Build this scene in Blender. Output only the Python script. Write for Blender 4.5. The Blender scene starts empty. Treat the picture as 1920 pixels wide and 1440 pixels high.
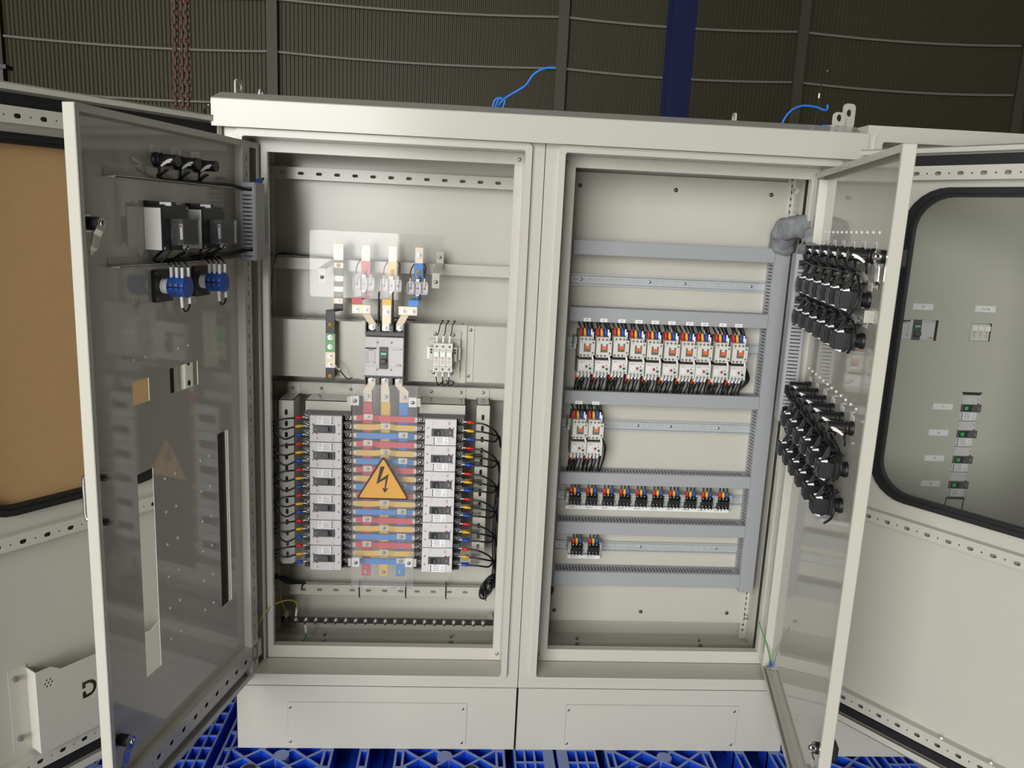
import bpy, math, random
from mathutils import Vector, Matrix, geometry
random.seed(7)
PI = math.pi
SC = bpy.context.scene
COL = SC.collection

# ------------------------------------------------------------------ camera, light, exposure
cd = bpy.data.cameras.new('camera'); cam = bpy.data.objects.new('camera', cd); COL.objects.link(cam)
cd.sensor_fit = 'HORIZONTAL'; cd.sensor_width = 36.0; cd.lens = 36.0 * 1498.0 / 1920.0
cd.clip_start = 0.05; cd.clip_end = 100
yaw, pit, rol = .0622, -.1968, .0468
fw = Vector((math.sin(yaw) * math.cos(pit), math.cos(yaw) * math.cos(pit), math.sin(pit)))
rt0 = Vector((math.cos(yaw), -math.sin(yaw), 0)); up0 = rt0.cross(fw)
rt = math.cos(rol) * rt0 + math.sin(rol) * up0; up = -math.sin(rol) * rt0 + math.cos(rol) * up0
M3 = Matrix((rt, up, -fw)).transposed()
cam.matrix_world = Matrix.Translation((.6131, -2.0831, 1.5092)) @ M3.to_4x4()
SC.camera = cam

wd = bpy.data.worlds.new('world'); SC.world = wd; wd.use_nodes = True
wd.node_tree.nodes['Background'].inputs[0].default_value = (1.0, .985, .94, 1)
wd.node_tree.nodes['Background'].inputs[1].default_value = .13

def area(name, loc, look, sx, sy, power, col):
    l = bpy.data.lights.new(name, 'AREA'); l.shape = 'RECTANGLE'; l.size = sx; l.size_y = sy
    l.energy = power; l.color = col
    o = bpy.data.objects.new(name, l); COL.objects.link(o); o.location = loc
    o.rotation_euler = (Vector(look) - Vector(loc)).to_track_quat('-Z', 'Y').to_euler()
    return o
# daylight through the hall's open loading door, behind and to the left of the camera
area('daylight_door', (-3.55, -8.4, 2.75), (-3.55, 0, 2.75), 6.5, 5.6, 1220, (.99, .985, .955))
# roof light strips of the hall
area('roof_light', (-1.0, -4.5, 7.4), (-1.0, -4.5, 0), 8.0, 1.4, 70, (1.0, .985, .93))

vs = SC.view_settings
vs.view_transform = 'Standard'; vs.look = 'None'; vs.gamma = 1.0; vs.exposure = -0.2; vs.use_curve_mapping = False

# ------------------------------------------------------------------ materials
def lin(c):
    c = c / 255.0
    return c / 12.92 if c <= .04045 else ((c + .055) / 1.055) ** 2.4
MATS = {}
def mat(name, rgb, rough=.5, metal=0.0, peel=0.0, scale=300, mottle=0.0, msc=8.0, spec=.5, coat=0.0, emit=None):
    m = bpy.data.materials.new(name); m.use_nodes = True
    nt = m.node_tree; b = nt.nodes['Principled BSDF']
    col = (lin(rgb[0]), lin(rgb[1]), lin(rgb[2]), 1)
    b.inputs['Base Color'].default_value = col
    b.inputs['Roughness'].default_value = rough; b.inputs['Metallic'].default_value = metal
    b.inputs['Specular IOR Level'].default_value = spec
    b.inputs['Coat Weight'].default_value = coat; b.inputs['Coat Roughness'].default_value = .06
    m.diffuse_color = col
    if emit:
        b.inputs['Emission Color'].default_value = (lin(emit[0]), lin(emit[1]), lin(emit[2]), 1)
        b.inputs['Emission Strength'].default_value = emit[3]
    if peel or mottle:
        tc = nt.nodes.new('ShaderNodeTexCoord')
    if peel:
        n = nt.nodes.new('ShaderNodeTexNoise'); n.inputs['Scale'].default_value = scale; n.inputs['Detail'].default_value = 2
        bp = nt.nodes.new('ShaderNodeBump'); bp.inputs['Strength'].default_value = peel; bp.inputs['Distance'].default_value = .001
        nt.links.new(tc.outputs['Object'], n.inputs['Vector']); nt.links.new(n.outputs['Fac'], bp.inputs['Height'])
        nt.links.new(bp.outputs['Normal'], b.inputs['Normal'])
    if mottle:
        n = nt.nodes.new('ShaderNodeTexNoise'); n.inputs['Scale'].default_value = msc; n.inputs['Detail'].default_value = 5
        mx = nt.nodes.new('ShaderNodeMix'); mx.data_type = 'RGBA'
        k = 1 - mottle
        mx.inputs[6].default_value = (col[0] * k, col[1] * k, col[2] * k, 1); mx.inputs[7].default_value = (min(1, col[0] * (2 - k)), min(1, col[1] * (2 - k)), min(1, col[2] * (2 - k)), 1)
        nt.links.new(tc.outputs['Object'], n.inputs['Vector']); nt.links.new(n.outputs['Fac'], mx.inputs[0])
        nt.links.new(mx.outputs[2], b.inputs['Base Color'])
    MATS[name] = m
    return m
def glassmat(name, tint, haze, hazecol, rough=.02, ior=1.5):
    m = bpy.data.materials.new(name); m.use_nodes = True; nt = m.node_tree
    for n in list(nt.nodes): nt.nodes.remove(n)
    out = nt.nodes.new('ShaderNodeOutputMaterial'); tr = nt.nodes.new('ShaderNodeBsdfTransparent'); gl = nt.nodes.new('ShaderNodeBsdfGlossy')
    df = nt.nodes.new('ShaderNodeBsdfDiffuse'); m1 = nt.nodes.new('ShaderNodeMixShader'); m2 = nt.nodes.new('ShaderNodeMixShader'); fr = nt.nodes.new('ShaderNodeFresnel')
    tr.inputs[0].default_value = (*tint, 1); gl.inputs['Roughness'].default_value = rough; df.inputs[0].default_value = (*hazecol, 1)
    fr.inputs[0].default_value = ior; m1.inputs[0].default_value = haze
    nt.links.new(tr.outputs[0], m1.inputs[1]); nt.links.new(df.outputs[0], m1.inputs[2])
    nt.links.new(fr.outputs[0], m2.inputs[0]); nt.links.new(m1.outputs[0], m2.inputs[1]); nt.links.new(gl.outputs[0], m2.inputs[2])
    nt.links.new(m2.outputs[0], out.inputs[0]); MATS[name] = m; m.diffuse_color = (.8, .85, .9, .3)
    return m

PAINT = mat('paint_pebble_grey', (194, 192, 182), .2, peel=.012, scale=420, spec=.55)
DOORP = mat('inner_door_paint', (194, 192, 182), .06, peel=.004, scale=300, spec=.6)
DUCT = mat('duct_grey', (160, 162, 166), .42)
MCBW = mat('breaker_light_grey', (211, 207, 208), .45)
MCBD = mat('breaker_dark_grey', (84, 84, 86), .45)
BLACK = mat('black_plastic', (26, 26, 28), .42)
RUB = mat('black_rubber', (22, 22, 24), .6, peel=.05, scale=900)
WIRE = mat('black_wire', (20, 20, 22), .38)
RED = mat('red_sleeve', (205, 32, 34), .4)
YEL = mat('yellow_sleeve', (224, 168, 40), .4)
BLU = mat('blue_sleeve', (28, 72, 176), .4)
BUSR = mat('red_shrink', (222, 76, 90), .35)
BUSY = mat('yellow_shrink', (240, 196, 84), .35)
BUSB = mat('blue_shrink', (62, 140, 222), .35)
BUSK = mat('black_shrink', (30, 30, 32), .35)
GRNT = mat('green_tape', (132, 190, 128), .45)
COPPER = mat('tinned_copper', (228, 214, 188), .38, metal=.2, mottle=.06, msc=60)
STEEL = mat('zinc_steel', (176, 176, 178), .34, metal=.85)
ZINC = mat('zinc_rail', (200, 204, 208), .34, metal=.4, mottle=.05, msc=40)
CHROME = mat('chrome', (215, 215, 215), .1, metal=1.0)
DARKSTEEL = mat('dark_steel', (112, 100, 98), .28, metal=.85)
WHITE = mat('white_plastic', (236, 235, 232), .4)
PAPER = mat('white_label', (238, 238, 240), .6)
INK = mat('label_ink', (40, 40, 48), .6)
GREYINK = mat('grey_ink', (128, 126, 128), .6)
REDINK = mat('red_plastic', (165, 30, 48), .4)
GRN = mat('green_plastic', (28, 104, 72), .4)
GRNW = mat('green_window', (120, 205, 165), .4)
GRNL = mat('bright_green_window', (40, 190, 95), .4)
ORANGE = mat('orange_plastic', (238, 112, 40), .4)
CREAM = mat('contactor_grey', (214, 211, 204), .42)
CREAMD = mat('contactor_dark', (104, 101, 99), .45)
RELAYF = mat('relay_face', (208, 210, 212), .45)
STOP = mat('end_stop_grey', (188, 194, 184), .45)
DARKHOLE = mat('screw_recess', (46, 46, 46), .5)
BLUEP = mat('blue_switch_plastic', (36, 82, 172), .4)
KRAFT = mat('kraft_paper', (176, 143, 101), .7, mottle=.07, msc=30)
PALLET = mat('pallet_blue', (30, 82, 220), .42, mottle=.08, msc=12)
PALLETG = mat('pallet_scuffed_blue', (122, 138, 184), .5, mottle=.14, msc=14)
GREYCLOTH = mat('grey_sleeving', (132, 134, 138), .55, peel=.3, scale=60)
YGW = mat('yellow_green_wire', (190, 170, 62), .4)
GREENW = mat('green_wire', (64, 140, 70), .4)
ROPE = mat('blue_rope', (44, 120, 214), .4)
CONCRETE = mat('concrete', (186, 184, 178), .55, mottle=.12, msc=2)
CORR = mat('corrugated_sheet', (108, 103, 84), .5, mottle=.06, msc=.4)
PURLIN = mat('purlin_steel', (190, 187, 174), .45)
COLG = mat('column_grey', (118, 116, 102), .5)
HALL = mat('hall_cladding', (84, 81, 74), .6)
RUST = mat('rusty_chain', (84, 62, 50), .65, mottle=.35, msc=60)
CRANE = mat('crane_blue', (12, 28, 84), .45)
WARN = mat('warning_yellow', (224, 166, 78), .4)
BROWN = mat('warning_brown', (62, 48, 46), .4)
TERM = mat('terminal_black', (24, 27, 30), .4)
COPR = mat('contact_copper', (190, 130, 80), .35, metal=.6)
INSUL = mat('red_insulator', (150, 30, 34), .4)
CLEAR = glassmat('clear_acrylic', (.975, .975, .975), .012, (.8, .8, .8), .03, 1.36)
FILM = glassmat('clear_acrylic_with_film', (.975, .975, .98), .07, (.85, .85, .9), .03, 1.42)
GLASS = glassmat('window_glass', (.96, .97, .96), .01, (.8, .8, .8))
SMOKE = glassmat('smoked_barrier', (.4, .4, .4), .45, (.16, .16, .16))
HALO = glassmat('clear_polycarbonate', (.975, .975, .98), .045, (.7, .7, .75), .05, 1.4)

# ------------------------------------------------------------------ mesh builder
class B:
    def __init__(s, M=None):
        s.v = []; s.f = []; s.mi = []; s.sm = []; s.mats = []; s.M = M
    def slot(s, m):
        if m not in s.mats: s.mats.append(m)
        return s.mats.index(m)
    def add(s, vs, fs, m, smooth=False):
        k = len(s.v); i = s.slot(m)
        if s.M is not None: vs = [s.M @ Vector(p) for p in vs]
        s.v.extend([tuple(p) for p in vs])
        for f in fs:
            s.f.append([k + a for a in f]); s.mi.append(i); s.sm.append(smooth)
        return s
    def box(s, x0, x1, y0, y1, z0, z1, m, c=0.0):
        if x0 > x1: x0, x1 = x1, x0
        if y0 > y1: y0, y1 = y1, y0
        if z0 > z1: z0, z1 = z1, z0
        if not c:
            vs = [(x, y, z) for x in (x0, x1) for y in (y0, y1) for z in (z0, z1)]
            return s.add(vs, [(0, 1, 3, 2), (4, 6, 7, 5), (0, 4, 5, 1), (2, 3, 7, 6), (0, 2, 6, 4), (1, 5, 7, 3)], m)
        c = min(c, (x1 - x0) * .49, (y1 - y0) * .49, (z1 - z0) * .49)
        vs = []
        for ix, (x, sx) in enumerate(((x0, 1), (x1, -1))):
            for iy, (y, sy) in enumerate(((y0, 1), (y1, -1))):
                for iz, (z, sz) in enumerate(((z0, 1), (z1, -1))):
                    vs += [(x, y + sy * c, z + sz * c), (x + sx * c, y, z + sz * c), (x + sx * c, y + sy * c, z)]
        I = lambda a, b, d, k: (a * 4 + b * 2 + d) * 3 + k
        fs = []
        for k in range(3):
            for e in (0, 1):
                if k == 0: q = [I(e, 0, 0, 0), I(e, 0, 1, 0), I(e, 1, 1, 0), I(e, 1, 0, 0)]; fl = e == 1
                elif k == 1: q = [I(0, e, 0, 1), I(1, e, 0, 1), I(1, e, 1, 1), I(0, e, 1, 1)]; fl = e == 1
                else: q = [I(0, 0, e, 2), I(0, 1, e, 2), I(1, 1, e, 2), I(1, 0, e, 2)]; fl = e == 1
                fs.append(q[::-1] if fl else q)
        for a in (0, 1):
            for b in (0, 1):
                q = [I(0, a, b, 1), I(0, a, b, 2), I(1, a, b, 2), I(1, a, b, 1)]; fs.append(q if a == b else q[::-1])
                q = [I(a, 0, b, 0), I(a, 1, b, 0), I(a, 1, b, 2), I(a, 0, b, 2)]; fs.append(q if a == b else q[::-1])
                q = [I(a, b, 0, 0), I(a, b, 0, 1), I(a, b, 1, 1), I(a, b, 1, 0)]; fs.append(q if a == b else q[::-1])
                for d in (0, 1):
                    t = [I(a, b, d, 0), I(a, b, d, 1), I(a, b, d, 2)]
                    fs.append(t[::-1] if (a + b + d) % 2 == 0 else t)
        return s.add(vs, fs, m)
    def cyl(s, p0, p1, r, m, n=10, r2=None, caps=True, smooth=True):
        p0 = Vector(p0); p1 = Vector(p1); d = (p1 - p0).normalized()
        a = Vector((0, 0, 1)) if abs(d.z) < .9 else Vector((1, 0, 0))
        u = d.cross(a).normalized(); w = d.cross(u)
        r2 = r if r2 is None else r2; vs = []
        for k in range(n):
            t = 2 * PI * k / n; e = u * math.cos(t) + w * math.sin(t); vs += [p0 + e * r, p1 + e * r2]
        s.add(vs, [((2 * k + 2) % (2 * n), (2 * k + 3) % (2 * n), 2 * k + 1, 2 * k) for k in range(n)], m, smooth)
        if caps:
            s.add([vs[2 * k] for k in range(n)], [list(range(n))[::-1]], m)
            s.add([vs[2 * k + 1] for k in range(n)], [list(range(n))], m)
        return s
    def lathe(s, p, d, prof, m, n=12):
        p = Vector(p); d = Vector(d).normalized(); a = Vector((0, 0, 1)) if abs(d.z) < .9 else Vector((1, 0, 0))
        u = d.cross(a).normalized(); w = d.cross(u); vs = []
        for (h, r) in prof:
            for k in range(n):
                t = 2 * PI * k / n; vs.append(p + d * h + (u * math.cos(t) + w * math.sin(t)) * max(r, 1e-5))
        fs = []
        for j in range(len(prof) - 1):
            for k in range(n):
                k2 = (k + 1) % n; fs.append((j * n + k, j * n + k2, (j + 1) * n + k2, (j + 1) * n + k))
        return s.add(vs, fs, m, True)
    def screw(s, p, d, r, m, slot=True, n=10):
        s.lathe(p, d, [(0, r), (r * .25, r), (r * .55, r * .75), (r * .68, r * .35), (r * .7, 0)], m, n)
        if slot:
            p = Vector(p); d = Vector(d).normalized(); q = p + d * r * .66
            a = Vector((0, 0, 1)) if abs(d.z) < .9 else Vector((1, 0, 0))
            u = d.cross(a).normalized(); w = d.cross(u); u, w = (u + w) * .7071, (w - u) * .7071
            vs = [q + u * r * .6 * a1 + w * r * .12 * b1 + d * r * .06 for a1, b1 in ((-1, -1), (1, -1), (1, 1), (-1, 1))]
            s.add(vs, [(0, 1, 2, 3)], DARKHOLE)
        return s
    def bolt(s, p, d, r, m=None):
        m = m or STEEL; p = Vector(p); d = Vector(d).normalized()
        s.cyl(p, p + d * r * .25, r * 1.25, m, 14); s.cyl(p + d * r * .25, p + d * r * .95, r * .85, m, 6, smooth=False)
        s.cyl(p + d * r * .95, p + d * r * 1.7, r * .45, m, 8); return s
    def tube(s, pts, r, m, n=6, sub=4, flat=None):
        pts = [Vector(p) for p in pts]; P = []
        if sub > 1 and len(pts) > 2:
            for i in range(len(pts) - 1):
                a = pts[max(i - 1, 0)]; b = pts[i]; c = pts[i + 1]; d = pts[min(i + 2, len(pts) - 1)]
                for k in range(sub):
                    t = k / sub
                    P.append(.5 * ((2 * b) + (c - a) * t + (2 * a - 5 * b + 4 * c - d) * t * t + (3 * b - a - 3 * c + d) * t ** 3))
            P.append(pts[-1])
        else: P = pts
        vs = []; u = None
        for i, p in enumerate(P):
            d = (P[min(i + 1, len(P) - 1)] - P[max(i - 1, 0)]).normalized()
            if u is None:
                a = Vector((0, 0, 1)) if abs(d.z) < .9 else Vector((1, 0, 0)); u = d.cross(a).normalized()
            u = (u - d * u.dot(d)).normalized(); w = d.cross(u)
            rr = r(i / (len(P) - 1)) if callable(r) else r
            for k in range(n):
                t = 2 * PI * k / n; vs.append(p + (u * math.cos(t) + w * math.sin(t)) * rr)
        L = len(P)
        fs = [(i * n + k, i * n + (k + 1) % n, (i + 1) * n + (k + 1) % n, (i + 1) * n + k) for i in range(L - 1) for k in range(n)]
        s.add(vs, fs, m, True)
        s.add(vs[:n], [list(range(n))[::-1]], m); s.add(vs[-n:], [list(range(n))], m)
        return s
    def plate(s, outer, holes, O, U, V, N, t, m):
        O = Vector(O); U = Vector(U); V = Vector(V); N = Vector(N)
        co = []; ed = []
        for loop in [outer] + list(holes):
            k = len(co); n = len(loop); co += [Vector(p) for p in loop]
            ed += [(k + i, k + (i + 1) % n) for i in range(n)]
        r = geometry.delaunay_2d_cdt(co, ed, [], 1, 1e-7)
        V2 = r[0]; tri = r[2]; n0 = len(V2)
        bb = [(min(p[0] for p in h), max(p[0] for p in h), min(p[1] for p in h), max(p[1] for p in h), h) for h in holes]
        def inhole(f):
            cx = sum(V2[i][0] for i in f) / len(f); cy = sum(V2[i][1] for i in f) / len(f)
            for x0, x1, y0, y1, h in bb:
                if x0 < cx < x1 and y0 < cy < y1:
                    c = False; j = len(h) - 1
                    for i in range(len(h)):
                        (xi, yi), (xj, yj) = h[i][:2], h[j][:2]
                        if (yi > cy) != (yj > cy) and cx < (xj - xi) * (cy - yi) / (yj - yi) + xi: c = not c
                        j = i
                    if c: return True
            return False
        if bb: tri = [f for f in tri if not inhole(f)]
        vs = [O + U * p[0] + V * p[1] + N * t for p in V2] + [O + U * p[0] + V * p[1] for p in V2]
        hand = U.cross(V).dot(N) > 0; fs = []; cnt = {}
        for f in tri:
            f = list(f); a, b, c = (V2[f[0]], V2[f[1]], V2[f[2]])
            ccw = (b[0] - a[0]) * (c[1] - a[1]) - (b[1] - a[1]) * (c[0] - a[0]) > 0
            if not ccw: f = f[::-1]
            for i in range(3):
                e = (f[i], f[(i + 1) % 3]); cnt[e] = cnt.get(e, 0) + 1
            fs.append(f if hand else f[::-1]); g = [a + n0 for a in f]; fs.append(g[::-1] if hand else g)
        for (a, b) in cnt:
            if (b, a) not in cnt:
                q = (a, b + 0, b + n0, a + n0); q = (b, a, a + n0, b + n0)
                fs.append(q if hand else q[::-1])
        return s.add(vs, fs, m)
    def text(s, st, size, O, U, V, m, align='C', lift=.0002):
        vs, fs, w, h = textmesh(st)
        O = Vector(O); U = Vector(U).normalized(); V = Vector(V).normalized(); N = U.cross(V)
        ox = -w / 2 if align == 'C' else 0
        return s.add([O + U * (x + ox) * size + V * (y - .35) * size + N * lift for x, y in vs], fs, m)
    def build(s, name, parent=None, loc=None):
        me = bpy.data.meshes.new(name); me.from_pydata(s.v, [], s.f)
        for m in s.mats: me.materials.append(m)
        me.polygons.foreach_set('material_index', s.mi); me.polygons.foreach_set('use_smooth', s.sm); me.update()
        o = bpy.data.objects.new(name, me); COL.objects.link(o)
        if parent: o.parent = parent
        if loc: o.location = loc
        return o
TXT = {}
def textmesh(st):
    if st not in TXT:
        c = bpy.data.curves.new('t', 'FONT'); c.body = st; c.resolution_u = 2; o = bpy.data.objects.new('t', c)
        me = o.to_mesh(); vs = [(v.co.x, v.co.y) for v in me.vertices]; fs = [list(p.vertices) for p in me.polygons]
        o.to_mesh_clear(); bpy.data.objects.remove(o); bpy.data.curves.remove(c)
        w = max([v[0] for v in vs] or [0]); h = max([v[1] for v in vs] or [0]); TXT[st] = (vs, fs, w, h)
    return TXT[st]

def rect(x0, x1, y0, y1): return [(x0, y0), (x1, y0), (x1, y1), (x0, y1)]
def rrect(x0, x1, y0, y1, r, n=4):
    P = []
    for cx, cy, a in ((x1 - r, y0 + r, -90), (x1 - r, y1 - r, 0), (x0 + r, y1 - r, 90), (x0 + r, y0 + r, 180)):
        for k in range(n + 1):
            t = math.radians(a + 90 * k / n); P.append((cx + r * math.cos(t), cy + r * math.sin(t)))
    return P
def hole(x, y, r, n=8): return [(x + r * math.cos(2 * PI * k / n), y + r * math.sin(2 * PI * k / n)) for k in range(n)]
def slot(x, y, l, w, vert=False):
    return rrect(x - w / 2, x + w / 2, y - l / 2, y + l / 2, w * .499, 3) if vert else rrect(x - l / 2, x + l / 2, y - w / 2, y + w / 2, w * .499, 3)

def tag(o, label=None, cat=None, group=None, kind=None):
    if label: o['label'] = label
    if cat: o['category'] = cat
    if group: o['group'] = group
    if kind: o['kind'] = kind
    return o
def thing(name, label, cat, loc=(0, 0, 0), group=None, rot=None, M=None):
    o = bpy.data.objects.new(name, None); COL.objects.link(o); o.empty_display_size = .02
    if M is not None: o.matrix_world = M
    else:
        o.location = loc
        if rot: o.rotation_euler = rot
    return tag(o, label, cat, group)
def dup(root, label=None, loc=None, rot=None, M=None, group=None):
    r = root.copy(); COL.objects.link(r)
    if M is not None: r.matrix_world = M
    if loc is not None: r.location = loc
    if rot is not None: r.rotation_euler = rot
    if label: r['label'] = label
    if group: r['group'] = group
    for ch in list(root.children):
        c = ch.copy(); COL.objects.link(c); c.parent = r
        for g in list(ch.children):
            d = g.copy(); COL.objects.link(d); d.parent = c
    return r
ORD = ['first', 'second', 'third', 'fourth', 'fifth', 'sixth', 'seventh', 'eighth', 'ninth', 'tenth', 'eleventh', 'twelfth', 'thirteenth', 'fourteenth', 'fifteenth', 'sixteenth', 'seventeenth', 'eighteenth']
def ordn(i, n, a='leftmost', b='rightmost'):
    return a if i == 0 else b if i == n - 1 else ORD[i]
X = Vector((1, 0, 0)); Y = Vector((0, 1, 0)); Z = Vector((0, 0, 1)); NY = -Y

# ------------------------------------------------------------------ hall (setting)
FZ = -.15
def struct(name, b, parent=None):
    o = b.build(name, parent)
    if parent is None: o['kind'] = 'structure'
    return o
struct('floor', B().box(-9, 12.5, -9, 12.3, FZ - .1, FZ, CONCRETE))
struct('ceiling', B().box(-9, 12.5, -9, 12.3, 8, 8.1, HALL))
struct('wall_front', B().plate(rect(-9, 12.5, FZ, 8), [rect(-6.8, -.3, FZ + .01, 5.55)], (0, -8.6, 0), X, Z, NY, .12, HALL))
struct('wall_left', B().box(-9.1, -9, -9, 12.3, FZ, 8, HALL))
struct('wall_right', B().box(12.5, 12.6, -9, 12.3, FZ, 8, HALL))
b = B(); prof = []; x = -9.0; p = .066
while x < 12.5:
    prof += [(x, 12.03), (x + p * .36, 12.03), (x + p * .5, 12.0), (x + p * .86, 12.0)]; x += p
vs = [(a, c, z) for a, c in prof for z in (FZ, 8.0)]
b.add(vs, [(2 * i, 2 * i + 2, 2 * i + 3, 2 * i + 1) for i in range(len(prof) - 1)], CORR)
b.box(-9, 12.5, 12.06, 12.16, FZ, 8, HALL)
wb = struct('wall_back', b)
cols = [-6.98, -2.66, 2.05, 6.07, 9.98]
for cx in cols:
    B().box(cx - .085, cx + .085, 11.84, 11.86, FZ, 8, COLG).box(cx - .01, cx + .01, 11.86, 11.99, FZ, 8, COLG).build('column', wb)
for zr in (2.47, 3.27, 4.07, 4.87, 5.67):
    for i in range(len(cols) - 1):
        a, c = cols[i] + .08, cols[i + 1] - .08
        B().tube([(a + (c - a) * k / 8, 11.93, zr + .02 - .21 * (k / 8) * (1 - k / 8)) for k in range(9)], .022, PURLIN, 6, 1).build('purlin', wb)
    B().tube([(cols[-1] + .08, 11.93, zr), (12.45, 11.93, zr)], .022, PURLIN, 6, 1).build('purlin', wb)
# blue crane column
t = thing('steel_column', 'tall dark blue steel column standing behind the cabinets against the corrugated wall', 'column', (2.6, 6.0, FZ))
B().box(-.115, .115, -.012, 0, 0, 8.1, CRANE).build('flange', t)
B().box(-.115, .115, .2, .212, 0, 8.1, CRANE).build('flange', t)
B().box(-.006, .006, 0, .2, 0, 8.1, CRANE).build('web', t)
# rusty chains
lm = None
for k in range(3):
    x0 = -.652 + .027 * k
    t = thing('hoist_chain', f'{ordn(k, 3)} strand of three rusty chain strands hanging behind the breaker cabinet', 'chain', (x0, 1.6 + .012 * (k % 2), 1.86), 'rusty hoist chains')
    for j in range(28):
        zc = .02 + j * .0275; M = Matrix.Translation((.0006 * j * (1 - .4 * k) - .012, 0, zc)) @ Matrix.Rotation(PI / 2 * (j % 2) + .35, 4, 'Z')
        if lm is None:
            bb = B(); P = []
            for q in range(13):
                a = 2 * PI * q / 12; P.append((.0092 * math.cos(a), 0, .011 * math.sin(a) + (.008 if math.sin(a) > 0 else -.008)))
            bb.tube(P, .0056, RUST, 6, 1); l = bb.build('link', t); lm = l.data
        else:
            l = bpy.data.objects.new('link', lm); COL.objects.link(l); l.parent = t
        l.matrix_basis = M
# small dark frame beyond the left door
t = thing('machine_frame', 'black metal frame top showing beyond the brown-windowed outer door', 'frame', (-1.72, 2.0, FZ))
B().box(.112, .14, -.02, .02, 0, 2.262, BLACK).build('post', t)
B().box(-.3, -.27, -.02, .02, 0, 2.262, BLACK).build('post', t)
B().box(-.35, .16, -.03, .03, 2.262, 2.28, BLACK).build('top_bar', t)
B().box(-.27, .112, -.015, .015, 2.222, 2.234, BLACK).build('cross_bar', t)

# ------------------------------------------------------------------ pallets
def bars(b, x0, x1, y0, y1, z0, z1, m): b.box(x0, x1, y0, y1, z0, z1, m)
def make_pallet(label, x0):
    W = 1.104; y0, y1 = -.55, .62
    t = thing('plastic_pallet', label, 'pallet', (x0, 0, FZ), 'blue plastic pallets under the cabinets')
    top = .15; rz = .085
    def loc(a): return a
    def rib(g, x0, x1, ya, yb, e=0.0):
        g.box(x0, x1, ya, yb, rz, top - .0016 - e, PALLET); g.box(x0, x1, ya, yb, top - .0016 - e, top - e, PALLETG)
    # grid bands at both sides
    for side in (0, 1):
        mx = (lambda a: a) if side == 0 else (lambda a: W - a)
        g = B()
        rib(g, mx(.004), mx(.032), y0, y1)
        for k in range(4): rib(g, mx(.032 + .0285 * k - .003), mx(.032 + .0285 * k + .003), y0, y1, .0004)
        n = int((y1 - y0) / .055)
        for k in range(n + 1): rib(g, mx(.03), mx(.119), y0 + k * .055 - .003, y0 + k * .055 + .003, .0002)
        g.box(mx(.03), mx(.119), y0, y1, rz - .004, rz, PALLET)
        g.build('edge_grid', t)
        # strip - diamonds - strip
        g = B()
        for a in (.146, .436):
            rib(g, mx(a), mx(a + .007), y0, y1); rib(g, mx(a + .021), mx(a + .028), y0, y1)
            for k in range(16): rib(g, mx(a), mx(a + .028), y0 + k * .077, y0 + k * .077 + .012, .0003)
            g.box(mx(a + .007), mx(a + .021), y0, y1, rz - .004, rz, PALLET)
        xa, xb = .174, .436; g.box(mx(xa), mx(xb), y0, y1, rz - .004, rz, PALLET)
        st = (xb - xa) / 3.0
        for fam in (1, -1):
            sl = fam * 1.2
            for k in range(-20, 24):
                c = (k + .5) * st
                lo, hi = sorted(((0 - c) / sl + y0, ((xb - xa) - c) / sl + y0)); lo = max(lo, y0); hi = min(hi, y1)
                if hi - lo > .01:
                    A = Vector((mx(xa + c + sl * (lo - y0)), lo, 0)); C = Vector((mx(xa + c + sl * (hi - y0)), hi, 0)); d = (C - A).normalized(); nn = Vector((-d.y, d.x, 0)) * .0036
                    q = [A + nn, A - nn, C - nn, C + nn]; e = .0003 if fam > 0 else .0005
                    for za, zb, mm in ((rz, top - .0016 - e, PALLET), (top - .0016 - e, top - e, PALLETG)):
                        g.add([p + Z * zz for zz in (za, zb) for p in q], [(4, 5, 6, 7), (0, 1, 5, 4), (1, 2, 6, 5), (2, 3, 7, 6), (3, 0, 4, 7), (3, 2, 1, 0)], mm)
        g.build('diamond_grid', t)
        for (px, py) in ((.245, -.092), (.245, .5)):
            B().cyl((mx(px), py, rz), (mx(px), py, top + .0), .026, PALLETG, 16).cyl((mx(px), py, top - .001), (mx(px), py, top + .0022), .0185, RUB, 16).cyl((mx(px), py, top), (mx(px), py, top + .003), .004, BLACK, 8).build('anti_slip_plug', t)
        B().cyl((mx(.32), -.03, rz), (mx(.32), -.03, top), .022, PALLETG, 16).build('boss', t)
    # centre strip
    g = B()
    for a in (W / 2 - .0145, W / 2 + .0085): rib(g, a, a + .006, y0, y1)
    for k in range(16): rib(g, W / 2 - .0145, W / 2 + .0145, y0 + k * .077, y0 + k * .077 + .012, .0004)
    g.build('centre_strip', t)
    for a in (.06, W / 2, W - .06):
        for yy in (y0 + .1, .03, y1 - .1): B().box(a - .05, a + .05, yy - .07, yy + .07, 0, rz - .004, PALLET).build('foot', t)
    B().box(.0, W, y0, y1, .012, .03, PALLET).build('bottom_deck', t)
    B().box(.12, .146, y0, y1, .05, .06, PALLET).box(.464, W - .464, y0, y1, .05, .06, PALLET).box(W - .146, W - .12, y0, y1, .05, .06, PALLET).build('channel_floor', t)
    return t
make_pallet('blue plastic pallet under the middle of the breaker cabinet', -.187)
make_pallet('blue plastic pallet under the contactor cabinet', .919)
make_pallet('blue plastic pallet beneath the open meter door', -1.293)
make_pallet('blue plastic pallet under the neighbouring cabinet', 2.025)

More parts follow.
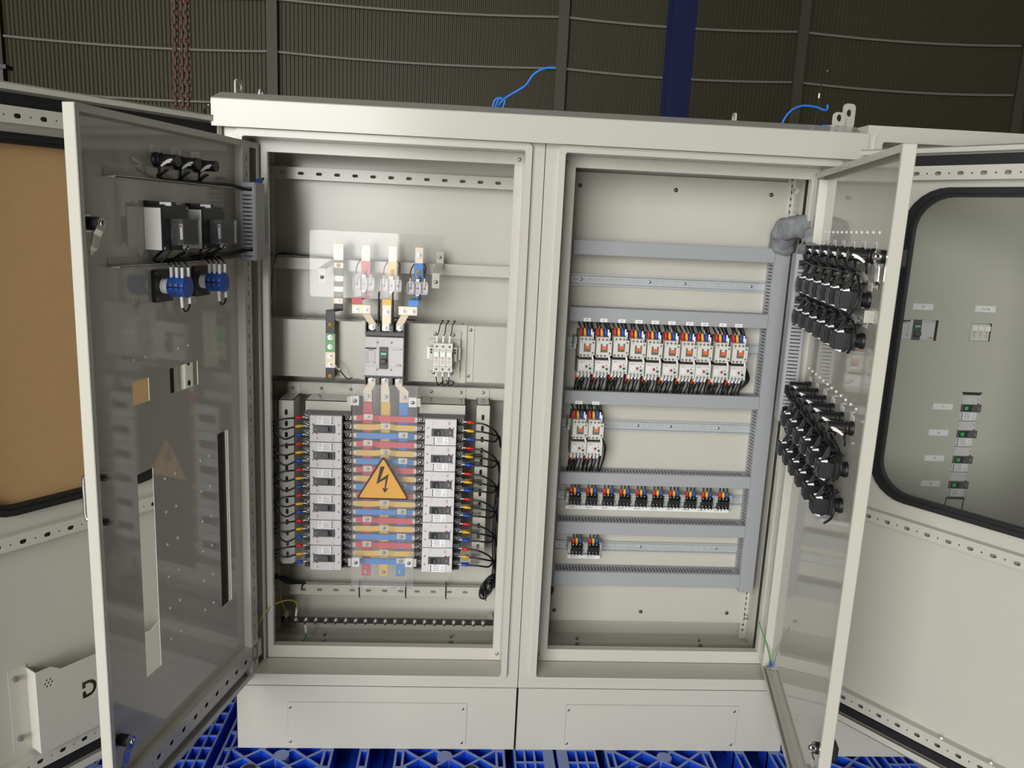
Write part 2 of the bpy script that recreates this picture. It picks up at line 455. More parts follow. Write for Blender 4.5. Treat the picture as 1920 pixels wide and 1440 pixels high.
# ------------------------------------------------------------------ cabinets
def sub(o, name, b): return b.build(name, o)
def make_bay(name, label, x0, w=.8, top=1.73, y0=0.0, opening=(.0505, .241, 1.693)):
    t = thing(name, label, 'cabinet', (x0, y0, 0))
    ox, oz0, oz1 = opening; D = .33
    ff = B().plate(rect(.001, w - .001, .2, top), [rrect(ox, w - ox, oz0, oz1, .006)], (0, .0015, 0), X, Z, NY, .0015, PAINT)
    # raised rain rim round the opening
    ff.plate(rrect(ox - .0165, w - ox + .0165, oz0 - .007, oz1 + .018, .012), [rrect(ox, w - ox, oz0, oz1, .006)], (0, 0, 0), X, Z, NY, .011, PAINT)
    for (a, c, e, f) in ((ox - .0015, ox - .0001, oz0, oz1), (w - ox + .0001, w - ox + .0015, oz0, oz1)): ff.box(a, c, .0017, .075, e, f, PAINT)
    ff.box(ox, w - ox, .0017, .075, oz0 - .0015, oz0 - .0001, PAINT).box(ox, w - ox, .0017, .075, oz1 + .0001, oz1 + .0015, PAINT)
    ff.build('front_frame', t)
    inf = B().plate(rect(ox, w - ox, oz0, oz1), [rect(.088, w - .071, .279, 1.664)], (0, .0795, 0), X, Z, NY, .0015, PAINT)
    inf.box(w - .0725, w - .071, .08, .1, .279, 1.664, PAINT).box(.088, .0895, .08, .1, .279, 1.664, PAINT).box(.088, w - .071, .08, .1, .2775, .279, PAINT).box(.088, w - .071, .08, .1, 1.664, 1.6655, PAINT)
    inn = inf.build('inner_frame', t)
    for (sx, sz) in ((.064, .262), (.064, 1.676), (w - .06, .262), (w - .06, 1.676)):
        B().screw((sx, .078, sz), NY, .0055, STEEL).build('screw', inn)
    B().box(0.001, .0025, .0016, D, .2, top, PAINT).build('side_panel', t)
    B().box(w - .0025, w - .001, .0016, D, .2, top, PAINT).build('side_panel', t)
    B().box(.0025, w - .0025, .30, .302, .2, top, PAINT).build('back_panel', t)
    B().box(.0025, w - .0025, .0016, .30, top - .003, top - .001, PAINT).build('top_panel', t)
    fl = B().box(.0025, w - .0025, .0016, .30, .2, .2025, PAINT).box(.03, w - .03, .24, .298, .2025, .214, PAINT).box(.03, w - .03, .235, .24, .2025, .218, PAINT).build('floor_panel', t)
    for bx in (.205, .603): B().bolt((bx, .235, .208), NY, .006).cyl((bx, .252, .214), (bx, .252, .224), .0045, STEEL, 8).build('bolt', fl)
    pl = B().box(.002, w - .001, 0, .0015, 0, .198, PAINT).box(.002, .0035, 0, D, 0, .198, PAINT).box(w - .0025, w - .001, 0, D, 0, .198, PAINT).box(.002, w - .001, D - .002, D, 0, .198, PAINT).build('plinth', t)
    if name == 'control_cabinet' or name == 'distribution_cabinet':
        cv = B().box(.146, .656, -.0012, 0, .0165, .148, PAINT).box(.1455, .1462, -.0004, .0, .0165, .148, DARKHOLE).box(.656, .6568, -.0004, 0, .0165, .148, GREYINK).box(.146, .656, -.0004, 0, .148, .1488, GREYINK).build('plinth_cover', t)
        for sx in (.152, .644):
            for sz in (.0225, .132): B().screw((sx, -.0012, sz), NY, .0047, CHROME, False).build('screw', cv)
    # perforated posts in the rear corners
    for px in (.052, w - .052):
        sgn = 1 if px < w / 2 else -1
        hs = [rect(-.004, .004, z - .004, z + .004) for z in [.25 + .0185 * k for k in range(79)]]
        B().plate(rect(-.011, .011, .22, 1.715), hs, (px, .268, 0), X, Z, NY, .002, PAINT).box(px - sgn * .011, px - sgn * .013, .2, .268, .22, 1.715, PAINT).build('post', t)
    for px, sg in ((.0125, 1), (w - .0125, -1)):
        hs = [rect(.13 - .004, .13 + .004, z - .004, z + .004) for z in [.25 + .0185 * k for k in range(79)]]
        B().plate(rect(.1, .165, .22, 1.715), hs, (px, 0, 0), Y, Z, X, .0015, PAINT).build('side_post', t)
    return t
LB = make_bay('distribution_cabinet', 'pale grey steel cabinet with breakers and coloured busbars behind its opening', 0)
RB = make_bay('control_cabinet', 'pale grey steel cabinet with grey wiring ducts and contactors behind its opening', .8)
NB = make_bay('neighbour_cabinet', 'pale grey steel cabinet seen through the window of the open outer door', 1.614, .8, 1.797, -.022, (.0375, .241, 1.757))
# join seam between the two bays
# roof canopy
t = thing('roof_canopy', 'pale grey steel rain canopy running over both cabinets', 'roof', (0, 0, 1.73))
b = B(); xs = (-.0165, 1.6165)
prof = [(-.029, -.019), (-.029, .044), (-.027, .0465), (.05, .07), (.36, .07), (.36, -.012), (.345, -.012), (.345, .0), (-.026, .0), (-.026, -.019)]
b.add([(x, y, z) for x in xs for y, z in prof], [(i, (i + 1) % 10, (i + 1) % 10 + 10, i + 10) for i in range(10)], PAINT)
b.add([(x, y, z) for x in xs for y, z in prof], [(0, 9, 8, 3, 2, 1), (3, 8, 7, 6, 5, 4), (10, 11, 12, 13, 18, 19), (13, 14, 15, 16, 17, 18)], PAINT)
b.build('canopy_shell', t)
CAN = t
def eye(name, label, loc, rz, h=.062):
    e = B().plate(rrect(-.019, .019, 0, h, .011), [hole(0, h * .62, .0095, 12)], (0, 0, 0), X, Z, NY, .005, PAINT).box(-.02, .02, -.005, .03, 0, .004, PAINT).build(name, CAN, (loc[0], loc[1], loc[2] - 1.73))
    e.rotation_euler = (0, 0, rz)
eye('lifting_eye', 'pale lifting eye at the meter door end of the canopy', (-.02 + .015, .17, 1.8), 1.25, .05)
eye('lifting_eye', 'shorter of the two lifting eyes at the button door end of the canopy', (1.568, .055, 1.798), .3, .037)
eye('lifting_eye', 'taller lifting eye with a black tie at the button door end of the canopy', (1.602, .075, 1.799), .3, .062)
eye('lifting_eye', 'small lifting eye edge barely showing above the canopy right of the blue column', (1.335, .2, 1.8), 1.5, .04)
eye('lifting_eye', 'small lifting eye edge barely showing above the canopy near the meter door end', (.045, .2, 1.8), 1.5, .032)
o = B().tube([(.676, .2, 1.803), (.683, .2, 1.826), (.70, .2, 1.845), (.718, .2, 1.857), (.754, .2, 1.881), (.774, .2, 1.91), (.802, .2, 1.927), (.832, .2, 1.931)], .0034, ROPE, 6).tube([(.672, .19, 1.803), (.682, .195, 1.84), (.70, .2, 1.838), (.688, .2, 1.803)], .0032, ROPE, 6).tube([(.664, .2, 1.803), (.672, .2, 1.838), (.69, .2, 1.846)], .0032, ROPE, 6).build('rope')
tag(o, 'knotted blue rope end sticking up from the middle of the canopy roof', 'rope')
o = B().tube([(1.470, .2, 1.803), (1.478, .2, 1.828), (1.489, .2, 1.847), (1.506, .2, 1.862), (1.532, .2, 1.87), (1.566, .2, 1.868), (1.591, .2, 1.861), (1.599, .2, 1.866), (1.597, .2, 1.876)], .0032, ROPE, 6).tube([(1.545, .16, 1.803), (1.57, .14, 1.811), (1.6, .125, 1.808), (1.612, .12, 1.815)], .004, ROPE, 6).build('rope')
tag(o, 'curled blue rope lying near the button door end of the canopy', 'rope')
o = B().tube([(1.572, .22, 1.803), (1.576, .22, 1.832), (1.581, .22, 1.866), (1.579, .22, 1.901), (1.582, .22, 1.93), (1.594, .22, 1.966)], .0018, WIRE, 5).cyl((1.579, .22, 1.895), (1.579, .22, 1.908), .0024, PAPER, 6).cyl((1.594, .22, 1.966), (1.5955, .22, 1.97), .0022, STEEL, 6).build('wire')
tag(o, 'thin black wire standing upright at the button door end of the canopy', 'wire')
o = B().tube([(-.03, .1, 1.72), (-.05, .08, 1.735), (-.056, .06, 1.745), (-.057, .05, 1.756), (-.047, .05, 1.766)], .002, WIRE, 5).cyl((-.047, .05, 1.766), (-.045, .05, 1.768), .0026, STEEL, 6).build('wire')
tag(o, 'short black wire end poking out beside the meter door end of the canopy', 'wire')

# ------------------------------------------------------------------ doors
def door_matrix(x, y, deg, mirror=False):
    a = math.radians(deg)
    u = Vector((math.cos(a) * (-1 if mirror else 1), -math.sin(a), 0)); v = Z.cross(u)
    return Matrix(((u.x, v.x, 0, x), (u.y, v.y, 0, y), (0, 0, 1, 0), (0, 0, 0, 1)))
ML = door_matrix(.0719, .0656, 102.3)                     # left inner door: x along door, y towards its inside
MR = door_matrix(1.531, .0654, 77.38, True)               # right inner door: y away from its inside
MOL = door_matrix(.003, -.01, 126.0)
MOR = door_matrix(1.585, -.01, 54.5)
def attach(o, parent, M):
    o.parent = parent; o.matrix_basis = Matrix.Translation(-parent.location) @ M
def latch(b_parent, s, z, sg, tilt, name='latch'):
    b = B(); f = lambda o: sg * o
    b.cyl((s, f(-.022), z), (s, f(-.017), z), .017, STEEL, 16)
    b.cyl((s, f(-.017), z), (s, f(.004), z), .0125, BLACK, 16)
    b.cyl((s, f(.004), z), (s, f(.012), z), .0115, CHROME, 14); b.screw((s, f(.012), z), (0, sg, 0), .0065, CHROME)
    c, sn = math.cos(tilt), math.sin(tilt)
    L = []
    for (d, o, w) in ((-.008, .008, .009), (.012, .008, .01), (.022, .004, .0105), (.046, .004, .0095), (.052, .0, .006), (.06, .0, .004)):
        L.append((d, o, w))
    vs = []
    for (d, o, w) in L:
        cx, cz = s + sn * d, z - c * d
        for k in (-1, 1):
            for e in (0, .0022): vs.append((cx + c * w * k, f(o + e), cz + sn * w * k))
    fs = []
    for i in range(len(L) - 1):
        a = i * 4; fs += [(a, a + 2, a + 6, a + 4), (a + 1, a + 5, a + 7, a + 3), (a, a + 4, a + 5, a + 1), (a + 2, a + 3, a + 7, a + 6)]
    fs += [(0, 1, 3, 2), (len(vs) - 4, len(vs) - 2, len(vs) - 1, len(vs) - 3)]
    b.add(vs, fs, CHROME)
    b.box(s - .016, s + .016, f(-.0235), f(-.040), z - .018, z + .018, BLACK, .003)
    return b.build(name, b_parent)
def slots_line(a, c, p, z, w, h, small=True, rot=False):
    H = []; x = a
    while x < c:
        H.append(slot(x, z, w, h))
        if small and x + p / 2 < c: H.append(hole(x + p / 2, z, .0022, 6))
        x += p
    return H
def inner_door(bay, M, sg, w, z0, z1, cuts, name='inner_door', rail=True):
    f = lambda o: sg * o
    b = B().plate(rect(.001, w - .001, z0 + .001, z1 - .001), cuts, (0, f(-.022), 0), X, Z, (0, -sg, 0), .0016, DOORP)
    b.box(w - .0035, w, f(-.0238), f(0), z0, z1, PAINT, .0014)
    b.box(0, .003, f(-.0238), f(0), z0, z1, PAINT)
    b.box(.003, w - .0035, f(-.0238), f(0), z1 - .003, z1, PAINT); b.box(.003, w - .0035, f(-.0238), f(0), z0, z0 + .003, PAINT)
    b.box(w - .012, w - .0035, f(-.0018), f(0), z0 + .003, z1 - .003, PAINT); b.box(.003, .012, f(-.0018), f(0), z0 + .003, z1 - .003, PAINT)
    b.box(.012, w - .012, f(-.0018), f(0), z1 - .014, z1 - .003, PAINT); b.box(.012, w - .012, f(-.0018), f(0), z0 + .003, z0 + .014, PAINT)
    d = b.build(name); attach(d, bay, M)
    return d
def hat(d, sg, axis, a0, a1, p0, p1, holes, name, t=.02):
    # hat-section stiffener standing on the sheet; axis 'z' vertical or 'x' horizontal
    f = lambda o: sg * o; b = B(); O = -.022
    if axis == 'z':
        b.plate(rect(a0, a1, p0, p1), holes, (0, f(O + t), 0), X, Z, (0, sg, 0), .0015, PAINT)
        b.box(a1 - .0015, a1, f(O), f(O + t), p0, p1, PAINT); b.box(a0, a0 + .0015, f(O), f(O + t), p0, p1, PAINT)
    else:
        b.plate(rect(p0, p1, a0, a1), holes, (0, f(O + t), 0), X, Z, (0, sg, 0), .0015, PAINT)
        b.box(p0, p1, f(O), f(O + t), a1 - .0015, a1, PAINT); b.box(p0, p1, f(O), f(O + t), a0, a0 + .0015, PAINT)
    return b.build(name, d)
# left inner door with cut-outs and drilled holes
HL = [(.519, 1.203), (.478, 1.203), (.358, 1.204), (.318, 1.205)]
for k in range(6):
    z = .921 - .0775 * k; HL += [(.241, z), (.281, z), (.388, z), (.428, z)]
cuts = [rect(.47, .526, 1.108, 1.158), rect(.280, .393, 1.1065, 1.1635), rect(.469, .524, .491, .9595), rect(.149, .2, .4985, .9645)]
DL = inner_door(LB, ML, 1, .6806, .2347, 1.6821, cuts)
hs = [rect(.0635, .0685, z - .0065, z + .0065) for z in [.27 + .037 * k for k in range(38)]] + [hole(.066, .27 + .0185 + .037 * k, .0018, 5) for k in range(37)]
hat(DL, 1, 'z', .05, .085, .245, 1.672, hs, 'stiffener')
hat(DL, 1, 'x', .275, .325, .03, .66, slots_line(.07, .65, .0505, .3, .017, .011), 'bottom_rail')
for z in (1.5625, 1.3935):
    B().box(.09, .583, -.0218, -.0203, z, z + .016, PAINT).box(.09, .585, -.0203, .004, z, z + .0018, PAINT).box(.09, .585, .0025, .004, z, z + .0035, PAINT).build('cable_ledge', DL)
latch(DL, .64, 1.476, 1, .35); latch(DL, .632, .415, 1, .35)
h = B().tube([(.638, -.024, .99), (.638, -.05, .99), (.638, -.058, .982), (.638, -.058, .945), (.638, -.058, .907), (.638, -.05, .899), (.638, -.024, .899)], .0045, CHROME, 8, 3).build('pull_handle', DL)
for z in (.99, .899): B().cyl((.638, -.022, z), (.638, -.019, z), .009, STEEL, 12).cyl((.638, -.019, z), (.638, -.009, z), .0075, DARKSTEEL, 6, smooth=False).cyl((.638, -.009, z), (.638, -.001, z), .004, CHROME, 8).build('handle_nut', DL)
for i, s in enumerate((.415, .338, .263)):
    B().box(s - .018, s + .018, -.0219, -.0214, 1.621, 1.637, PAPER).text(str(i + 1), .009, (s, -.0214, 1.629), (-1, 0, 0), Z, INK).build('tag_label', DL)
# right inner door
HR = [(.096 + .0455 * k, 1.527) for k in range(12)] + [(.096 + .0455 * k, 1.17) for k in range(12)]
DR = inner_door(RB, MR, -1, .753, .258, 1.6797, [])
hs = [hole(.036, .3 + .09 * k, .003, 6) for k in range(15)]
hat(DR, -1, 'z', .018, .053, .262, 1.66, hs, 'stiffener')
hat(DR, -1, 'x', .262, .275, .06, .74, [], 'bottom_rail', .012)
latch(DR, .714, 1.482, -1, .1); latch(DR, .72, .47, -1, .25)
for (zz, ss) in ((1.5005, [.126 + .0899 * k for k in range(6)]), (1.4195, [.13 + .09 * k for k in range(6)]), (1.345, [.13 + .09 * k for k in range(6)]), (1.1445, [.126 + .0899 * k for k in range(6)])):
    for i, s in enumerate(ss):
        b = B().box(s - .015, s + .015, .0219, .0214, zz - .0085, zz + .0085, PAPER)
        b.text(('L%d' if zz > 1.48 or zz < 1.2 else 'S%d') % (i + 1), .009, (s, .0214, zz), X, Z, INK); b.build('tag_label', DR)
B().box(.5, .64, .0215, .0202, 1.355, 1.362, PAINT).box(.636, .64, .0218, .002, 1.352, 1.376, PAINT).build('wire_hook', DR)
for z in (.945, .86): B().cyl((.715, .022, z), (.715, .012, z), .006, CHROME, 10).cyl((.715, .024, z), (.715, .032, z), .006, CHROME, 10).build('handle_nut', DR)
# white plastic rivets of the name plates on the doors' far sides
rm = {}
for d, sg, pts in ((DL, 1, HL), (DR, -1, HR)):
    for x, z in pts:
        if sg not in rm:
            r = B().lathe((0, 0, 0), (0, sg, 0), [(0, .0036), (.0012, .0035), (.0028, .0024), (.0034, 0)], WHITE, 9).build('rivet', d); rm[sg] = r.data
        else:
            r = bpy.data.objects.new('rivet', rm[sg]); COL.objects.link(r); r.parent = d
        r.location = (x, -.022 * sg, z)
# outer doors
def outer_door(bay, M, sg, pane, label):
    f = lambda o: sg * o; w, z0, z1 = .79, .203, 1.735; S = -.024
    b = B().plate(rect(.001, w - .001, z0 + .001, z1 - .001), [rrect(.168, w - .168, .872, 1.632, .09, 6)], (0, f(S), 0), X, Z, (0, -sg, 0), .0016, PAINT)
    b.box(w - .004, w, f(S - .0016), f(0), z0, z1, PAINT); b.box(0, .003, f(S - .0016), f(0), z0, z1, PAINT)
    b.box(0, w, f(S - .0016), f(0), z1 - .003, z1, PAINT); b.box(0, w, f(S - .0016), f(0), z0, z0 + .003, PAINT)
    b.box(.003, .011, f(-.002), f(0), z0, z1, PAINT); b.box(w - .02, w - .004, f(-.002), f(0), z0, z1, PAINT)
    b.box(.003, w - .004, f(-.002), f(0), z1 - .0135, z1, PAINT); b.box(.003, w - .004, f(-.002), f(0), z0, z0 + .02, PAINT)
    d = b.build('outer_door'); attach(d, bay, M); d['label'] = label
    B().plate(rect(.014, w - .03, .226, 1.7165), [rect(.058, w - .054, .249, 1.6925)], (0, f(S), 0), X, Z, (0, sg, 0), .014, RUB).build('foam_seal', d)
    b = B().plate(rrect(.152, w - .158, .861, 1.642, .1, 7), [rrect(.18, w - .18, .883, 1.62, .08, 7)], (0, f(S), 0), X, Z, (0, sg, 0), .018, RUB)
    b.plate(rrect(.164, w - .164, .867, 1.636, .095, 7), [rrect(.172, w - .172, .875, 1.628, .088, 7)], (0, f(S + .018), 0), X, Z, (0, sg, 0), .004, RUB)
    b.build('window_gasket', d)
    B().plate(rrect(.17, w - .17, .874, 1.63, .088, 6), [], (0, f(S - .001), 0), X, Z, (0, sg, 0), .003, pane).build('window_pane', d)
    for (a, c, zc) in ((1.659, 1.6915, 1.6735), (.7885, .8205, .7865 if 0 else .802), (.2575, .294, .2755)):
        bb = B().plate(rect(.126, w - .126, a, c), slots_line(.1712, w - .13, .0505, zc, .0145, .0095), (0, f(S + .02), 0), X, Z, (0, sg, 0), .0015, PAINT)
        bb.box(.126, w - .126, f(S), f(S + .02), a, a + .0015, PAINT).box(.126, w - .126, f(S), f(S + .02), c - .0015, c, PAINT); bb.build('perforated_rail', d)
    for s in (.112, w - .112):
        bb = B().plate(rect(s - .011, s + .011, .294, 1.659), [slot(s, .33 + .0505 * k, .0145, .0095, True) for k in range(26)], (0, f(S + .02), 0), X, Z, (0, sg, 0), .0015, PAINT)
        bb.box(s - .011, s - .0095, f(S), f(S + .02), .294, 1.659, PAINT).box(s + .0095, s + .011, f(S), f(S + .02), .294, 1.659, PAINT); bb.build('perforated_post', d)
    return d
OL = outer_door(LB, MOL, 1, KRAFT, 'outer door with window covered in brown paper')
OR_ = outer_door(RB, MOR, -1, GLASS, 'outer door with clear window and black gasket')
for (s, z) in ((.43, .2985), (.545, .2985)): B().screw((s, .004, z), (0, -1, 0), .004, WHITE, False).build('screw', OR_)
# document pocket on the left outer door
t = thing('document_pocket', 'pale grey steel document pocket with a cut-out letter D low on the brown-windowed outer door', 'document holder', M=MOL @ Matrix.Translation((0, -.024, 0)))
outl = [(.2, .304), (.53, .304), (.53, .503), (.497, .503), (.4745, .488), (.255, .488), (.233, .503), (.2, .503)]
fl = [hole(.503 + .0075 * math.cos(a), .467 + .0085 * math.sin(a), .0026, 7) for a in [PI / 3 * k for k in range(6)]] + [hole(.503, .467, .0026, 7)]
dz = lambda a, c: (.431 - a * .0345, .389 + c * .042)
arc = [(1 - .0, .5)]
outer = [(0, 1), (.45, 1)] + [(.45 + .55 * math.sin(k * PI / 8), .5 + .5 * math.cos(k * PI / 8)) for k in range(1, 8)] + [(.45, 0), (0, 0), (0, .42), (.26, .42), (.26, .2), (.45, .2)] + [(.45 + .3 * math.sin(k * PI / 6), .5 - .3 * math.cos(k * PI / 6)) for k in range(1, 6)] + [(.45, .8), (.26, .8), (.26, .6), (0, .6)]
dl = [dz(a, c) for a, c in outer]
dot = rect(.3835, .3955, .4195, .4265)
B().plate(outl, fl + [dl, dot], (0, .038, 0), X, Z, Y, .0015, PAINT).build('front_plate', t)
B().box(.5285, .53, 0, .038, .304, .503, PAINT).box(.2, .2015, 0, .038, .304, .503, PAINT).box(.2, .53, 0, .038, .304, .3055, PAINT).build('side_walls', t)
B().box(.53, .568, .0, .0015, .312, .512, PAINT).build('mounting_flange', t)
B().box(.162, .2, .0, .0015, .312, .512, PAINT).build('mounting_flange', t)
for z in (.344, .488):
    for s in (.555, .175): B().cyl((s, .0015, z), (s, .008, z), .0065, STEEL, 6, smooth=False).cyl((s, .008, z), (s, .013, z), .004, STEEL, 8).build('nut', t)
# neighbour's closed inner door and its visible gear
cuts = [rect(.193, .3085, 1.246, 1.303), rect(.403, .463, 1.25, 1.3), rect(.4105, .4635, .7895, 1.102)]
nd = B().plate(rect(.05, .75, .26, 1.69), cuts, (0, .08, 0), X, Z, NY, .0016, PAINT)
for k in (0, 1): nd.box(.4105 - .0025 + k * .053, .4105 + .0005 + k * .053, .0775, .0785, .742, .789, BLACK).box(.4105 - .0025 + k * .053, .4105 + .0005 + k * .053, .0775, .0785, .66, .738, BLACK)
nd.box(.408, .467, .0775, .0785, .786, .7893, BLACK).box(.408, .467, .0775, .0785, 1.101, 1.104, BLACK)
nd = nd.build('inner_door', NB)
for (x, z, tx) in ((.257, 1.339, 'ET'), (.436, 1.34, 'DU DE'), (.357, 1.06, '01'), (.356, .984, '02'), (.3555, .908, '03'), (.3555, .832, '04')):
    B().box(x - .0285, x + .0285, .0784, .0764, z - .0085, z + .0085, PAPER).text(tx, .008, (x, .0764, z), X, Z, INK).build('name_plate', nd)

# ------------------------------------------------------------------ left cabinet gear
# horizontal rails on the rear posts
def rail(label, z0, z1, x0=.056, x1=.742, slotted=False, y=.25):
    t = thing('mounting_rail', label, 'rail', (x0, y, z0)); L = x1 - x0; h = z1 - z0
    H = [slot(.034 + .0502 * k, h / 2, .017, .0085) for k in range(13)] if slotted else []
    B().plate(rect(0, L, 0, h), H, (0, .0018, 0), X, Z, NY, .0018, PAINT).box(0, L, .0018, .018, h - .0015, h, PAINT).box(0, L, .0018, .018, 0, .0015, PAINT).build('channel', t)
    for x in (.004, L - .004): B().screw((x, .0, h / 2), NY, .004, STEEL).build('screw', t)
    return t
rail('slotted pale grey rail across the top of the breaker cabinet', 1.606, 1.6385, slotted=True)
rail('plain pale grey rail behind the four upper busbars', 1.357, 1.3885)
rail('plain pale grey rail just below the main breaker plate, carrying the brackets', .992, 1.027)
rail('slotted pale grey rail below the breaker columns with black cable ties', .3545, .388, slotted=True)
for i, x in enumerate((.313, .4565, .5815)):
    o = B().tube([(x, .247, .352), (x - .001, .246, .37), (x, .247, .398), (x, .26, .4), (x, .27, .392), (x, .27, .356), (x, .258, .351), (x, .247, .352), (x + .004, .245, .350)], .0017, WIRE, 5, 2).build('cable_tie')
    tag(o, f'{ordn(i, 3)} of three black cable ties looped round the lower slotted rail', 'cable tie', 'cable ties on the lower rail')
# plate behind the main breaker
t = thing('mounting_plate', 'wide pale grey plate across the breaker cabinet behind the main breaker', 'plate', (0, .2, 1.055))
B().box(.055, .733, .001, .003, -.001, .163, PAINT).box(.055, .733, .003, .05, .1615, .163, PAINT).box(.055, .733, .003, .05, -.001, .0005, PAINT).build('back_plate', t)
B().box(.318, .619, -.004, .001, -.003, .1655, PAINT).box(.637, .64, -.0012, .001, .0, .163, PAINT).build('raised_plate', t)
for (x, z) in ((.629, .152), (.626, .017)): B().screw((x, .001, z), NY, .0052, STEEL).build('screw', t)
for x in (.153, .605): B().cyl((x, .02, .163), (x, .02, .17), .003, STEEL, 8).build('stud', t)
# slotted vertical brackets and breaker channels
def bracket(name, label, x0, x1, z0, z1, slots, y=.155):
    t = thing(name, label, 'bracket', (x0, y, z0)); w = x1 - x0; h = z1 - z0
    H = [slot(w / 2, .03 + .033 * k, .017, .0085, True) for k in range(int((h - .03) / .033))] if slots else []
    B().plate(rect(0, w, 0, h), H, (0, .0018, 0), X, Z, NY, .0018, PAINT).box(0, .0018, .0018, .09, 0, h, PAINT).box(w - .0018, w, .0018, .09, 0, h, PAINT).build('channel', t)
    B().box(0, w, .0, .093, h - .002, h, PAINT).box(0, w, .0925, .0945, h, h + .028, PAINT).build('top_tab', t)
    xs = (w / 2,) if w < .06 else (.028, w - .014)
    for x in xs: B().screw((x, .0925, h + .016), NY, .0052, STEEL).screw((x, .06, h), Z, .0048, STEEL).build('screw', t)
    return t
bracket('slotted_bracket', 'tall slotted bracket outside the breaker column on the meter door side', .0935, .1355, .499, .9945, True)
bracket('slotted_bracket', 'tall slotted bracket outside the breaker column on the contactor cabinet side', .6545, .692, .502, .9985, True)
bracket('breaker_channel', 'wide pale grey channel carrying the breaker column on the meter door side', .169, .297, .5, .9955, False)
bracket('breaker_channel', 'wide pale grey channel carrying the breaker column on the contactor cabinet side', .491, .6215, .5, .9965, False)

# moulded-case breaker (lies on its side)
def breaker(label):
    t = thing('circuit_breaker', label, 'breaker', (0, 0, 0)); h = .0375
    b = B().box(-.0455, .0425, -.052, 0, -h, h, MCBD).box(-.066, -.0455, -.022, 0, -h, h, MCBD).box(.0425, .066, -.022, 0, -h, h, MCBD)
    for k in range(4):
        z = -.0375 + .025 * k; w = .0022 if 0 < k < 3 else .0011
        for (a, c) in ((-.066, -.0455), (.0425, .066)):
            lo = max(z - .0035, -h); hi = min(z + .0035, h); b.box(a, c, -.046, -.022, lo, hi, MCBD)
    b.build('body', t)
    b = B().box(-.0455, .0425, -.066, -.052, -h + .0003, h - .0003, MCBW, .0012)
    b.box(-.0255, .021, -.0668, -.066, -h + .0012, h - .0012, MCBW)
    b.box(.021, .0214, -.0664, -.066, -h + .001, h - .001, GREYINK); b.build('front_cover', t)
    lb = B().box(-.0235, .0195, -.067, -.0667, .0125, .0355, PAPER)
    for k in range(5):
        lb.box(-.008, .012 - .003 * (k % 2), -.0672, -.0669, .0155 + .0038 * k, .0166 + .0038 * k, GREYINK)
    for k in range(3): lb.box(-.0215, -.0125, -.0672, -.0669, .0265 + .0028 * k, .0273 + .0028 * k, GREYINK)
    lb.box(.0145, .0178, -.0673, -.0669, .0145, .0345, GREYINK).box(.0145, .0178, -.0674, -.0671, .0145, .0175, INK).box(.0145, .0178, -.0674, -.0671, .0315, .0345, INK)
    lb.text('CE', .006, (-.0175, -.0671, .019), Z, -X, GREYINK).build('rating_label', t)
    b = B().box(-.0355, .024, -.0705, -.066, -.011, .011, MCBD, .0008).box(-.012, .0175, -.0712, -.0705, -.0085, .0085, BLACK)
    b.box(-.031, -.0262, -.0708, -.0705, -.004, .004, GREYINK)
    hs = b.build('toggle_housing', t)
    B().box(-.0115, .001, -.0725, -.0705, -.008, .008, MCBD, .0006).box(.0005, .0075, -.079, -.0705, -.0055, .0085, MCBD, .0012).build('toggle', hs)
    B().box(-.0285, -.0235, -.0685, -.0667, -.0145, -.011, REDINK).build('trip_button', t)
    B().text('LS', .0075, (-.0245, -.0669, -.027), Z, -X, INK).box(.0165, .0172, -.067, -.0668, -.033, -.025, GREYINK).build('lettering', t)
    b = B()
    for (x, z) in ((-.0365, -.0125), (-.0365, .0125), (.0345, -.0125), (.0345, .0125)): b.screw((x, -.066, z), NY, .0028, STEEL, False, 8)
    tag(b.build('cover_screws', t), kind='stuff')
    for sx in (-1, 1):
        for k in range(3):
            z = -.025 + .025 * k; x = -.0565 if sx < 0 else .0545
            B().box(x - .0085, x + .0085, -.026, -.0235, z - .0065, z + .0065, STEEL).screw((x, -.026, z), NY, .0058, STEEL).screw((x + sx * -.006, -.046, z + .0125), NY, .0022, STEEL, False, 8).build('terminal_screw', t)
    return t
ZB = [.9300 - .0764 * k for k in range(6)]
XL, XR = .2385, .5535
proto = breaker('x'); allbr = []
for side, xc in ((0, XL), (1, XR)):
    for i in range(6):
        lab = f'{ordn(i, 6, "topmost", "lowest")} grey three pole breaker in the column on the {"meter door" if side == 0 else "contactor cabinet"} side'
        M = Matrix.Translation((xc, .155, ZB[i])) @ (Matrix.Rotation(PI, 4, 'Y') if side else Matrix.Identity(4))
        if side == 0 and i == 0: o = proto; o.matrix_world = M; o['label'] = lab
        else: o = dup(proto, lab, M=M)
        o['group'] = 'breakers in the two columns'; allbr.append(o)
def nb_breaker(lab, M, group):
    o = dup(proto, lab, M=M, group=group)
    h = [c for c in o.children if c.name.startswith('toggle_housing')][0]
    B().box(.0035, .0135, -.0716, -.0711, -.005, .005, GRNL).build('status_window', h)
    for c in list(h.children):
        if c.name.startswith('toggle'): c.location.x = -.012
for i in range(4):
    nb_breaker( f'{ordn(i, 4, "topmost", "lowest")} of four breakers showing through the cutout of the neighbouring cabinet', Matrix.Translation((2.0485, .1245, [1.0575, .9815, .9055, .8295][i])) @ Matrix.Rotation(PI, 4, 'Y'), group='breakers behind the window door')
